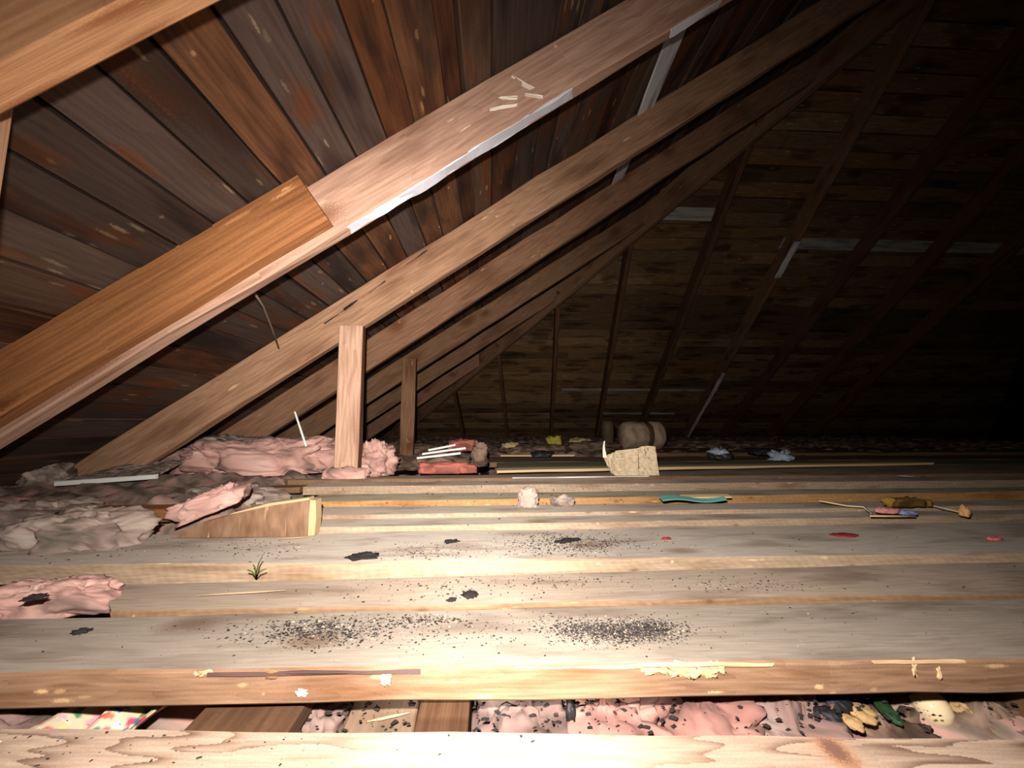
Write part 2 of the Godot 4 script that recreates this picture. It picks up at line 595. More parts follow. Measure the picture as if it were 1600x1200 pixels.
# a rod or wire through points
func rod(points: Array, r: float, n := 6) -> ArrayMesh:
	var st := SurfaceTool.new()
	st.begin(Mesh.PRIMITIVE_TRIANGLES)
	st.set_smooth_group(0)
	var count := points.size()
	for j in count:
		var d: Vector3 = (points[mini(j + 1, count - 1)] - points[maxi(j - 1, 0)]).normalized()
		var s := d.cross(Vector3(0.3, 0.9, 0.2)).normalized()
		var u := s.cross(d)
		for i in n:
			var a := TAU * i / n
			st.add_vertex(points[j] + (s * cos(a) + u * sin(a)) * r)
	for j in count - 1:
		for i in n:
			var a := j * n + i
			var b := j * n + (i + 1) % n
			for k in [a, a + n, b, b, a + n, b + n]:
				st.add_index(k)
	for e in [0, count - 1]:
		st.add_vertex(points[e])
		var c: int = count * n + (0 if e == 0 else 1)
		for i in n:
			var a: int = e * n + i
			var b: int = e * n + (i + 1) % n
			for k in ([c, a, b] if e == 0 else [c, b, a]):
				st.add_index(k)
	st.generate_normals()
	return st.commit()


# a sheet with thickness over a grid: f(u, v) gives the point, th the thickness along side
func sheet(f: Callable, nu: int, nv: int, th: float, side: Vector3) -> ArrayMesh:
	var st := SurfaceTool.new()
	st.begin(Mesh.PRIMITIVE_TRIANGLES)
	st.set_smooth_group(-1)
	var c: Vector3 = f.call(0.5, 0.5)
	for s in [1.0, -1.0]:
		for j in nv:
			for i in nu:
				var uv := []
				var p := []
				for k in [[0, 0], [1, 0], [1, 1], [0, 1]]:
					var u := float(i + k[0]) / nu
					var v := float(j + k[1]) / nv
					uv.append(Vector2(u, v))
					p.append(f.call(u, v) + side * th * 0.5 * s)
				quad(st, p[0], p[1], p[2], p[3], side * s, uv[0], uv[1], uv[2], uv[3])
	var rim := []
	for i in nu:
		rim.append([Vector2(float(i) / nu, 0), Vector2(float(i + 1) / nu, 0)])
		rim.append([Vector2(float(i) / nu, 1), Vector2(float(i + 1) / nu, 1)])
	for j in nv:
		rim.append([Vector2(0, float(j) / nv), Vector2(0, float(j + 1) / nv)])
		rim.append([Vector2(1, float(j) / nv), Vector2(1, float(j + 1) / nv)])
	for e in rim:
		var a: Vector3 = f.call(e[0].x, e[0].y)
		var b: Vector3 = f.call(e[1].x, e[1].y)
		var h := side * th * 0.5
		quad(st, a + h, b + h, b - h, a - h, (a + b) * 0.5 - c, e[0], e[1], e[1], e[0])
	st.generate_normals()
	return st.commit()


func box_mesh(size: Vector3) -> BoxMesh:
	var b := BoxMesh.new()
	b.size = size
	return b


func left_y(x: float) -> float:
	return ROOF_Y + SLOPE * x


func hip_f(x: float) -> float:       # forward distance of the left hip line over x
	return FAR_EAVE - (x + ROOF_Y / SLOPE)


# rise of the plank floor with distance
func deck_y(f: float) -> float:
	if f < 1.55:
		return clampf((f - 0.75) / 0.8, 0, 1) * 0.065
	return lerpf(0.06, 0.02, clampf((f - 2.0) / 4.0, 0, 1))


# ------------------------------------------------------------------ the setting

func build_shell() -> void:
	# decking above the boards, right-hand slope and the wall behind the viewer close the attic
	var up_left := Vector3(-SLOPE, 1, 0).normalized()
	var r := put("ceiling_right", timber(8.0, 0.03, 6.6, M.deck_dark, M.deck_dark, {"segs": 2, "wob": 0.0}), self, along(V(5.9, 1.76 + 0.02, -1.6), V(5.9, 1.76 + 0.02, 6.4), Vector3(SLOPE, 1, 0).normalized()))
	r.set_meta("kind", "structure")
	var w := put("wall_back", box_mesh(Vector3(12.0, 4.4, 0.12)), self, Transform3D(Basis.IDENTITY, V(3.2, 1.8, -1.5)), M.plaster)
	w.set_meta("kind", "structure")
	var d := put("ceiling_deck", timber(8.2, 0.03, 6.6, M.deck_dark, M.deck_dark, {"segs": 2, "wob": 0.0}), self, along(V(0.7, left_y(0.7), -1.6) + up_left * 0.05, V(0.7, left_y(0.7), 6.6) + up_left * 0.05, up_left))
	d.set_meta("kind", "structure")
	var n_far := Vector3(0, 1, -SLOPE).normalized()
	# far deck: an upright trapezoid cut along both hips
	var lo_f := FAR_EAVE + 0.45
	var hi_f := 1.05
	var n := n_far * 0.05
	var p := [V(4.39 - lo_f, SLOPE * (FAR_EAVE - lo_f), lo_f) + n, V(lo_f + 2.21, SLOPE * (FAR_EAVE - lo_f), lo_f) + n, V(hi_f + 2.21, SLOPE * (FAR_EAVE - hi_f), hi_f) + n, V(4.39 - hi_f, SLOPE * (FAR_EAVE - hi_f), hi_f) + n]
	var mesh := sheet(func(u, v): return (p[0] as Vector3).lerp(p[1], u).lerp((p[3] as Vector3).lerp(p[2], u), v), 2, 2, 0.03, n_far)
	var fd := put("ceiling_far_deck", mesh, self, Transform3D.IDENTITY, M.deck_dark)
	fd.set_meta("kind", "structure")


func far_mat() -> Material:
	return M["far_board_%d" % rng.randi_range(0, 3)]


func roof_mat() -> Material:
	if rng.randf() < 0.2:
		return M["roof_rust_%d" % rng.randi_range(0, 2)]
	return M["roof_brown_%d" % rng.randi_range(0, 4)]


func build_left_slope() -> void:
	var root := base("ceiling_left")
	tag(root, "left roof slope of dark brown boards with thin gaps, nailed across the rafters", "", "", "structure")
	var n := Vector3(-SLOPE, 1, 0).normalized()
	var down := Vector3(1, SLOPE, 0).normalized()
	var stops := [0.46, 1.0, 1.61, 2.2, 2.93, 3.7]
	# seams measured over the nearest rafters, then even courses both ways
	var seams := [-0.677, -0.598, -0.524, -0.438, -0.36, -0.281, -0.211, -0.126, -0.079, -0.002]
	while seams[0] > -1.95:
		seams.push_front(seams[0] - rng.randf_range(0.074, 0.092))
	while seams[-1] < RIDGE_X:
		seams.append(seams[-1] + rng.randf_range(0.07, 0.09))
	for k in seams.size() - 1:
		var x0: float = seams[k]
		var x1: float = seams[k + 1]
		var xm := (x0 + x1) * 0.5
		var far := minf(hip_f(xm), 6.4) + 0.03
		var cuts := [-1.4]
		var first: float = stops[rng.randi_range(0, 2)]
		cuts.append(first)
		var second: float = stops[rng.randi_range(3, 5)]
		if second < far - 0.3:
			cuts.append(second)
		if first > far - 0.2:
			cuts.resize(1)
		cuts.append(far)
		for c in cuts.size() - 1:
			var w := (x1 - x0) / down.x - rng.randf_range(0.003, 0.009)
			var lift := 0.0125 + rng.randf_range(-0.001, 0.008)
			var a := V(xm, left_y(xm), cuts[c] + 0.002) + n * lift
			var b := V(xm, left_y(xm), cuts[c + 1] - 0.002) + n * lift
			# local z of the timber runs up or down the slope; the far end is cut along the hip
			var o := {"texw": 0.5, "wob": 0.003, "chamfer": 0.002}
			if c == cuts.size() - 2:
				var xf := along(a, b, n)
				o["skew1"] = -down.x * signf(xf.basis.z.x)
			var mat := roof_mat()
			if absf(xm + 0.17) < 0.05:
				mat = M["roof_rust_0"]
			put("plank", timber(a.distance_to(b), 0.024, w, mat, mat, o), root, along(a, b, n))
	# a whitewashed strip under the boards, running back between the rafters
	var s := beam("painted_strip", root, V(0.645, left_y(0.645) - 0.006, 1.08), V(0.80, left_y(0.80) - 0.006, 2.5), n, 0.008, 0.095, M.whitewash, M.whitewash, {"wob": 0.004})
	s.set_meta("label", "narrow whitewashed board, pale gray strip between the nearer rafters")


func build_far_slope() -> void:
	var root := base("ceiling_far")
	tag(root, "far hip slope of level dark boards behind thin rafters", "", "", "structure")
	var n := Vector3(0, 1, -SLOPE).normalized()    # up and away: -z is forward, so outward leans forward
	var cz := 1.0 / sqrt(1.0 + SLOPE * SLOPE)
	var f := FAR_EAVE + 0.35
	var ks := 0
	while f > 1.15:
		var f2 := f - 0.1035 + rng.randf_range(-0.006, 0.006)
		var fm := (f + f2) * 0.5
		var xl := 4.39 - fm
		var xr := minf(fm + 2.21, 8.6)
		var joints := [xl - 0.03, xr + 0.03]
		for j in [0.92, 1.62, 2.26, 3.04, 4.4]:
			if j > xl + 0.3 and j < xr - 0.3 and rng.randf() < 0.3:
				joints.insert(joints.size() - 1, j)
		for c in joints.size() - 1:
			var w := (f - f2) / cz - rng.randf_range(0.003, 0.008)
			var lift := 0.0125 + rng.randf_range(-0.002, 0.005)
			var y := SLOPE * (FAR_EAVE - fm)
			var a := V(joints[c] + 0.002, y, fm) + Vector3(0, n.y, n.z) * lift
			var b := V(joints[c + 1] - 0.002, y, fm) + Vector3(0, n.y, n.z) * lift
			var mat := far_mat()
			put("plank", timber(a.distance_to(b), 0.024, w, mat, mat, {"texw": 0.5, "wob": 0.004, "segs": 8}), root, along(a, b, n))
		f = f2
		ks += 1
	for s in [[1.28, 2.02, 3.135, 0.118, "whitewash_dim", "grayish painted board high on the far slope, between two rafters"], [2.72, 5.3, 3.34, 0.115, "whitewash_dim", "long grayish painted board high on the far slope, at right"], [0.93, 3.1, 5.12, 0.05, "whitewash_dim", "thin pale board low on the far slope"], [1.55, 2.7, 5.56, 0.04, "whitewash_dim", "thin pale board low on the far slope, just over the floor"]]:
		var y: float = SLOPE * (FAR_EAVE - s[2])
		var o := beam("painted_board", root, V(s[0], y, s[2]) - n * 0.004, V(s[1], y, s[2]) - n * 0.004, n, 0.008, s[3], M[s[4]], M[s[4]], {"wob": 0.004})
		o.set_meta("label", s[5])


# a common rafter under the left slope from (x0, f0) to (x1, f1)
func left_rafter(label: String, x0: float, f0: float, x1: float, f1: float, mat: String, thick := 0.042, depth := 0.15) -> Node3D:
	var a := V(x0, left_y(x0), f0)
	var b := V(x1, left_y(x1), f1)
	var n := Vector3(-SLOPE, 1, 0).normalized()
	var root := base("rafter", a)
	tag(root, label, "rafter", "rafters of the left roof slope")
	var drop := n * (depth * 0.5 - 0.002)
	# the wide faces look along the attic, so the timber's thickness runs that way
	beam("timber", root, a - drop, b - drop, V(0, 0, -1.0), thick, depth, M[mat], M[mat], {"wob": 0.005, "chamfer": 0.004, "texw": 0.5})
	return root


func build_rafters() -> void:
	var n := Vector3(-SLOPE, 1, 0).normalized()
	left_rafter("brightly lit pale orange rafter nearest the viewer, topmost on the left slope", -1.5, 0.434, 3.35, 0.438, "rafter_pale")
	var r1 := left_rafter("pinkish rafter with white paint along its underside and an orange board nailed on", -1.72, 0.99, 3.34, 0.99, "rafter_pink")
	# orange board nailed along the front of that rafter's lower half
	var off := n * (0.15 * 0.5 - 0.012)
	var a := V(-1.45, left_y(-1.45), 0.947) - off
	var b := V(-0.485, left_y(-0.485), 0.947) - off
	var sc := beam("scab_board", r1, a, b, V(0, 0, -1.0), 0.04, 0.138, M.scab_orange, M.scab_orange, {"wob": 0.003, "chamfer": 0.003, "texw": 0.25})
	sc.set_meta("label", "orange board nailed to the front of the rafter, ending in a square cut")
	# white paint: ragged skin along the underside and smears on the front face
	var under := n * 0.1505
	for s in [[-0.47, -0.30, 0.030], [-0.33, -0.13, 0.036], [-0.16, 0.13, 0.040], [0.42, 0.58, 0.03]]:
		var pa: Vector3 = V(s[0], left_y(s[0]), 0.984) - under
		var pb: Vector3 = V(s[1], left_y(s[1]), 0.984) - under
		var p := beam("white_paint", r1, pa, pb, n, 0.003, s[2], M.paint_white, M.paint_white, {"wob": 0.006, "segs": 14, "broken0": 0.02, "broken1": 0.02})
		p.set_meta("label", "streak of white paint on the rafter's lower edge")
	for s in [[0.035, 0.052, 0.055, 0.11, 0.014], [0.03, 0.115, 0.06, 0.145, 0.01], [-0.055, 0.1, 0.0, 0.128, 0.007], [-0.02, 0.085, 0.012, 0.11, 0.006]]:
		var pa: Vector3 = V(s[0], left_y(s[0]), 0.967) - n * (s[1] - 0.02)
		var pb: Vector3 = V(s[2], left_y(s[2]), 0.967) - n * (s[3] - 0.02)
		var p := beam("white_paint", r1, pa, pb, V(0, 0, -1.0), 0.002, s[4], M.torn_wood, M.torn_wood, {"wob": 0.006, "segs": 6, "broken0": 0.006, "broken1": 0.006})
		p.material_override = M.paint_cream
		p.set_meta("label", "pale paint smear on the rafter's face")
	var r2 := left_rafter("tan rafter split by a long dark crack, its underside on the wide post", -1.68, 1.59, 2.82, 1.66, "rafter_tan")
	# the crack: a sunken dark groove, a thin strip of shadowed wood let into the face
	var cr := [Vector2(-0.72, 0.054), Vector2(-0.64, 0.048), Vector2(-0.56, 0.042), Vector2(-0.47, 0.036), Vector2(-0.38, 0.028), Vector2(-0.29, 0.02)]
	for k in cr.size() - 1:
		var c0: Vector2 = cr[k]
		var c1: Vector2 = cr[k + 1]
		var f0 := lerpf(1.59, 1.66, (c0.x + 1.68) / 4.5) - 0.0215
		var f1 := lerpf(1.59, 1.66, (c1.x + 1.68) / 4.5) - 0.0215
		var p := beam("crack", r2, V(c0.x, left_y(c0.x), f0) - n * c0.y, V(c1.x, left_y(c1.x), f1) - n * c1.y, V(0, 0, -1.0), 0.002, 0.008 - 0.001 * k, M.leaf_black, M.leaf_black, {"wob": 0.004, "segs": 6})
		p.set_meta("label", "dark lengthwise crack in the rafter")
	left_rafter("plain brown rafter passing behind the wide post", -1.68, 2.15, 2.08, 2.24, "rafter_brown")
	left_rafter("dull brown rafter with the narrow post nailed to its face", -1.66, 2.78, 1.5, 3.12, "rafter_gray")
	left_rafter("gray dusty rafter next behind the one with the narrow post", -1.66, 3.45, 0.72, 3.74, "rafter_gray")
	left_rafter("short dim brown rafter, last of the left slope before the far corner", -1.62, 4.35, -0.1, 4.55, "rafter_brown")
	# hip rafter along the valley between the left and far slopes
	var ha := V(-1.75, 0.0, 6.14)
	var hb := V(3.28, left_y(3.28), hip_f(3.28))
	var hip := base("hip_rafter", ha)
	tag(hip, "diagonal hip rafter climbing from the far corner where both roof slopes meet", "rafter")
	var ax := (hb - ha).normalized()
	var side := ax.cross(Vector3.UP).normalized()
	var upn := side.cross(ax).normalized()
	beam("timber", hip, ha - upn * 0.115, hb - upn * 0.115, side, 0.045, 0.19, M.rafter_gray, M.rafter_gray, {"wob": 0.005, "texw": 0.5})
	# jack rafters of the far slope: x and forward distance at the foot and at the top
	var nf := Vector3(0, 1, -SLOPE).normalized()
	var jack := [
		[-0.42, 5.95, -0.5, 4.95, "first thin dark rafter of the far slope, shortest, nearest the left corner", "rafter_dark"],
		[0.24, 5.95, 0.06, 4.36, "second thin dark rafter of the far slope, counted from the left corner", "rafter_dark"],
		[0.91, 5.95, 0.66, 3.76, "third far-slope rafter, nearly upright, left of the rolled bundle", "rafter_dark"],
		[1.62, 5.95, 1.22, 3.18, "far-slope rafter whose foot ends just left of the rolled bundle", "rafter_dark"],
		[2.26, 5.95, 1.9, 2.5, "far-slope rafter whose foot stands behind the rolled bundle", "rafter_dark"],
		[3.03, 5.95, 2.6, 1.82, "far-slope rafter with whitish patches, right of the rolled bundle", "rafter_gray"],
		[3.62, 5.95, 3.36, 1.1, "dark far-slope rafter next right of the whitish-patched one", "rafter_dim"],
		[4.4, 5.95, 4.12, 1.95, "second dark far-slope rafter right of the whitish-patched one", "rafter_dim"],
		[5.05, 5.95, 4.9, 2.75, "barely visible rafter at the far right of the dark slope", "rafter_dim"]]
	for j in jack:
		var p0 := V(j[0], SLOPE * (FAR_EAVE - j[1]), j[1])
		var p1 := V(j[2], SLOPE * (FAR_EAVE - j[3]), j[3])
		var root := base("rafter", p0)
		tag(root, j[4], "rafter", "rafters of the far roof slope")
		var dir := (p1 - p0).normalized()
		var sd := dir.cross(nf).normalized()
		var dep := nf * (0.14 * 0.5 - 0.002)
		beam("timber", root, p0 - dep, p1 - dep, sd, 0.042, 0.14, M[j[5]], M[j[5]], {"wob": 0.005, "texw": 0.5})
		if j[5] == "rafter_gray":
			for q in [[0.0, 0.3, 0.044], [0.575, 0.65, 0.06]]:
				var q0 := p0.lerp(p1, q[0]) - nf * 0.141
				var q1 := p0.lerp(p1, q[1]) - nf * 0.141
				var wp := beam("white_paint", root, q0, q1, nf, 0.004, q[2], M.whitewash, M.whitewash, {"wob": 0.006, "segs": 10})
				wp.set_meta("label", "whitish painted stretch on the rafter's underside")
	# posts
	var post := base("support_post", V(-0.571, 0.0, 1.59))
	tag(post, "wide pale brown post standing in pink insulation, holding up the cracked rafter", "post")
	beam("timber", post, V(-0.571, -0.04, 1.58), V(-0.571, left_y(-0.571) - 0.16, 1.58), V(0, 0, -1.0), 0.04, 0.094, M.post_pale, M.rafter_dark, {"wob": 0.004, "texw": 0.5})
	var post2 := base("support_post", V(-0.608, 0.0, 2.84))
	tag(post2, "narrow reddish-brown post further back, nailed to a dull rafter", "post")
	beam("timber", post2, V(-0.612, -0.1, 2.84), V(-0.604, 0.745, 2.84), V(0, 0, -1.0), 0.045, 0.098, M.rafter_brown, M.rafter_dark, {"wob": 0.004, "texw": 0.5})
	var st := base("roof_strut", V(-0.66, 0.4, 0.5))
	tag(st, "upright brace at the extreme left edge, beside the nearest rafter", "brace")
	beam("timber", st, V(-0.676, 0.36, 0.5), V(-0.671, 0.85, 0.5), V(0, 0, -1.0), 0.03, 0.05, M.rafter_tan, M.rafter_tan, {"texw": 0.5})
	var wire := put("hanging_wire", rod([V(-0.655, 0.66, 1.02), V(-0.71, 0.638, 1.2), V(-0.79, 0.61, 1.4), V(-0.852, 0.575, 1.56)], 0.0035), self, Transform3D.IDENTITY, M.wire_gray)
	tag(wire, "thin gray wire strung between the white-painted rafter and the cracked one", "wire")


# ------------------------------------------------------------------ floor

# a loose plank lying across the floor: front and back edges as f = c + s * x
func loose_plank(label: String, x0: float, x1: float, y: float, fc: float, fs: float, bc: float, bs: float, th: float, top: String, edge: String, o := {}) -> MeshInstance3D:
	var c := (fc + bc) * 0.5
	var s := (fs + bs) * 0.5
	var w := (bc - fc + (bs - fs) * x0) * cos(atan(s))
	o["taper"] = (bc - fc + (bs - fs) * x1) / (bc - fc + (bs - fs) * x0)
	var a := V(x0, y - th * 0.5, c + s * x0)
	var b := V(x1, y - th * 0.5, c + s * x1)
	var p := put("floor_plank", timber(a.distance_to(b), th, w, M[top], M[edge], o), self, along(a, b, Vector3.UP))
	tag(p, label, "plank", "loose planks laid across the attic floor")
	return p


func build_floor() -> void:
	var fl := base("floor")
	tag(fl, "attic floor framing: joists over an old plaster ceiling", "", "", "structure")
	put("plaster_ceiling", box_mesh(Vector3(11.0, 0.04, 8.4)), fl, Transform3D(Basis.IDENTITY, V(3.2, -0.27, 2.6)), M.plaster)
	for x in [-1.45, -0.75, -0.052, 0.72, 1.45, 2.2, 2.95, 3.7]:
		beam("joist", fl, V(x - 0.008, -0.146, -1.3), V(x + 0.02, -0.146, 6.3), Vector3.RIGHT, 0.058, 0.19, M.joist_wood, M.joist_wood, {"texw": 0.5, "wob": 0.004})
	loose_plank("fresh pale plank with arching grain, nearest of all along the bottom", -1.3, 1.4, 0.0, 0.232, -0.066, 0.379, -0.066, 0.04, "pale_board", "plank_edge_sawn", {"uo": 0.5 - 1.3 / 2.0, "vo": 0.6, "texw": 0.25, "wob": 0.002, "segs": 30})
	build_second_plank()
	loose_plank("third plank from the front, splintered left end beside a pink tuft", -0.62, 2.1, 0.002, 0.6205, -0.008, 0.737, 0.013, 0.035, "plank_dust_warm", "plank_edge_brown", {"wob": 0.003, "broken0": 0.06, "skew0": 0.6, "uo": 0.37})
	loose_plank("broad gray plank behind the third, scattered with black crumbs and a black scrap", -1.75, 2.5, 0.01, 0.788, -0.0166, 1.006, 0.001, 0.036, "plank_dust", "plank_edge_sawn", {"wob": 0.004, "uo": 0.61})
	loose_plank("narrow plank with a bright sawn edge, just behind the broken wedge", -0.62, 2.5, 0.024, 1.002, 0.018, 1.096, 0.0, 0.03, "plank_dust", "plank_edge_sawn", {"wob": 0.003})
	loose_plank("narrow dusty plank under the two small wool tufts, thin bright edge", -0.6, 2.7, 0.034, 1.078, 0.006, 1.176, -0.006, 0.028, "plank_dust", "plank_edge_sawn", {"wob": 0.003})
	loose_plank("plank with an orange sawn front edge, behind the two wool tufts", -0.56, 2.9, 0.044, 1.218, 0.022, 1.323, 0.01, 0.03, "plank_dust_sage", "plank_edge_orange", {"wob": 0.003})
	loose_plank("dusty plank with a pinkish front edge, next in front of the paper bag's plank", -0.66, 3.0, 0.055, 1.417, 0.006, 1.515, 0.007, 0.03, "plank_dust", "plank_edge_sawn", {"wob": 0.003})
	loose_plank("dark reddish plank with a slanted left end, carrying the torn paper bag", -0.78, 3.1, 0.065, 1.522, 0.008, 1.622, 0.10, 0.025, "plank_dust_dim", "plank_edge_brown", {"wob": 0.004, "skew0": 0.9})
	var st := loose_plank("short reddish-brown board end poking out left of the bag's plank", -0.95, -0.68, 0.05, 1.46, 0.05, 1.53, 0.05, 0.02, "plank_edge_brown", "plank_edge_brown", {"wob": 0.003, "skew0": 0.5})
	st.set_meta("group", "stray boards at the left")
	var lo := loose_plank("short orange-brown board lying flat behind the dusty heap at left", -1.16, -0.86, 0.05, 1.10, 0.0, 1.16, 0.0, 0.035, "scab_orange", "scab_orange", {"wob": 0.003})
	lo.set_meta("group", "stray boards at the left")
	var l := loose_plank("long pale lath lying behind the paper bag", 0.02, 2.3, 0.071, 1.712, 0.088, 1.80, 0.088, 0.012, "lath_pale", "lath_pale", {"wob": 0.003})
	tag(l, "long pale lath lying behind the paper bag", "lath")
	var l2 := loose_plank("short pale lath", 0.06, 0.55, 0.066, 2.58, -0.04, 2.64, -0.04, 0.012, "lath_pale", "lath_pale", {"wob": 0.003})
	tag(l2, "short pale lath far back, in front of the yellow scrap", "lath")
	var l3 := loose_plank("white strip", 0.08, 0.62, 0.07, 1.495, 0.03, 1.507, 0.03, 0.005, "whitewash", "whitewash", {})
	tag(l3, "thin white strip lying in front of the paper bag's left corner", "strip")
	loose_plank("green-tinged weathered plank behind the long lath", 0.03, 3.6, 0.056, 1.93, 0.01, 2.2, 0.0, 0.03, "plank_dust_green", "plank_edge_brown", {"wob": 0.006})
	loose_plank("dark weathered plank behind the green-tinged one", -0.02, 4.0, 0.055, 2.23, 0.0, 2.52, 0.0, 0.03, "plank_dust_dark", "plank_edge_brown", {"wob": 0.006})
	loose_plank("dim plank far back, reaching right under the rolled bundle's front", 0.9, 4.6, 0.05, 2.9, -0.02, 3.45, -0.02, 0.03, "plank_dust_dark", "plank_edge_brown", {"wob": 0.006})


func build_second_plank() -> void:
	var root := base("floor_plank", V(0, -0.04, 0.53))
	tag(root, "second plank from the front, thick brown front face and sooty gray top", "plank", "loose planks laid across the attic floor")
	var fc := 0.474
	var fs := -0.03
	var bs := -0.014
	var x0 := -1.6
	var x1 := 1.9
	var th := 0.039
	var m := (fs + bs) * 0.5
	var a := V(x0, -th * 0.5, 0.543 + m * x0)
	var b := V(x1, -th * 0.5, 0.543 + m * x1)
	var w0 := 0.138 + (bs - fs) * x0
	put("board", timber(a.distance_to(b), th, w0, M.plank_dust_near, M.plank_face_brown, {"wob": 0.0025, "segs": 40, "uo": 0.0, "chamfer": 0.003, "taper": (0.138 + (bs - fs) * x1) / w0}), root, along(a, b, Vector3.UP))
	# raw yellow wood where the front arris has torn away
	for q in [[0.03, 0.33, -0.0022, 0.0028], [0.45, 0.56, -0.0015, 0.002]]:
		var p0 := V(q[0], q[2], fc + fs * q[0] - 0.0005)
		var p1 := V(q[1], q[2], fc + fs * q[1] - 0.0005)
		var t := beam("torn_edge", root, p0, p1, V(0, 0, -1.0), 0.003, q[3], M.torn_wood, M.torn_wood, {"wob": 0.003, "segs": 24, "broken0": 0.004, "broken1": 0.004, "chamfer": 0.0008})
		t.set_meta("label", "thin line of raw yellow wood along the front edge")
	for q in [[0.195, -0.006, 0.016, 0.005], [0.222, -0.008, 0.014, 0.008], [0.248, -0.009, 0.014, 0.0075], [0.266, -0.006, 0.008, 0.006], [-0.326, -0.004, 0.009, 0.003], [-0.12, -0.012, 0.006, 0.007], [0.5, -0.01, 0.0025, 0.008], [0.53, -0.014, 0.0025, 0.007]]:
		var t := put("torn_patch", lump(Vector3(q[2], q[3], 0.0014), int(q[0] * 1000.0) + 500, 0.8, 0.8, 28, 0.3, -1.2), root, Transform3D(Basis.IDENTITY, V(q[0], q[1], fc + fs * q[0] + 0.0005)), M.torn_wood)
		t.set_meta("label", "ragged patch of raw yellow wood on the front face")
	var groove := beam("groove", root, V(-0.32, -0.004, fc + 0.009), V(-0.08, -0.0035, fc + 0.0012), V(0, 0, -1.0), 0.0025, 0.0048, M.plank_groove, M.plank_groove, {"wob": 0.0025, "segs": 20, "taper": 0.3})
	groove.set_meta("label", "purplish hollow along the front edge beside the knot")
	var kn := put("knot", lump(Vector3(0.008, 0.0065, 0.002), 12, 0.2, 0.9, 24, 0.1), root, Transform3D(Basis.IDENTITY, V(-0.248, -0.006, fc + 0.0075)), M.knot_brown)
	kn.set_meta("label", "round brown knot on the front edge")
	var ps := put("white_paint", lump(Vector3(0.006, 0.005, 0.001), 15, 0.6, 0.8, 20, 0.2), root, Transform3D(Basis.IDENTITY, V(-0.213, -0.026, fc + 0.0062)), M.paint_white)
	ps.set_meta("label", "speck of bluish-white paint on the front face")


func bed_y(x: float, f: float) -> float:
	var y := -0.115 + 0.035 * wob.get_noise_2d(x * 7.0, f * 7.0) + 0.02 * wob.get_noise_2d(x * 23.0, f * 23.0 + 50.0)
	var left := smoothstep(-0.55, -0.85, x) * smoothstep(0.95, 1.25, f)
	var far := smoothstep(2.3, 3.0, f)
	var rise := maxf(left * (0.11 + 0.07 * deck_y(f) / 0.06), far * 0.15)
	return y + rise + 0.03 * maxf(left, far) * wob.get_noise_2d(x * 4.0 + 9.0, f * 4.0)


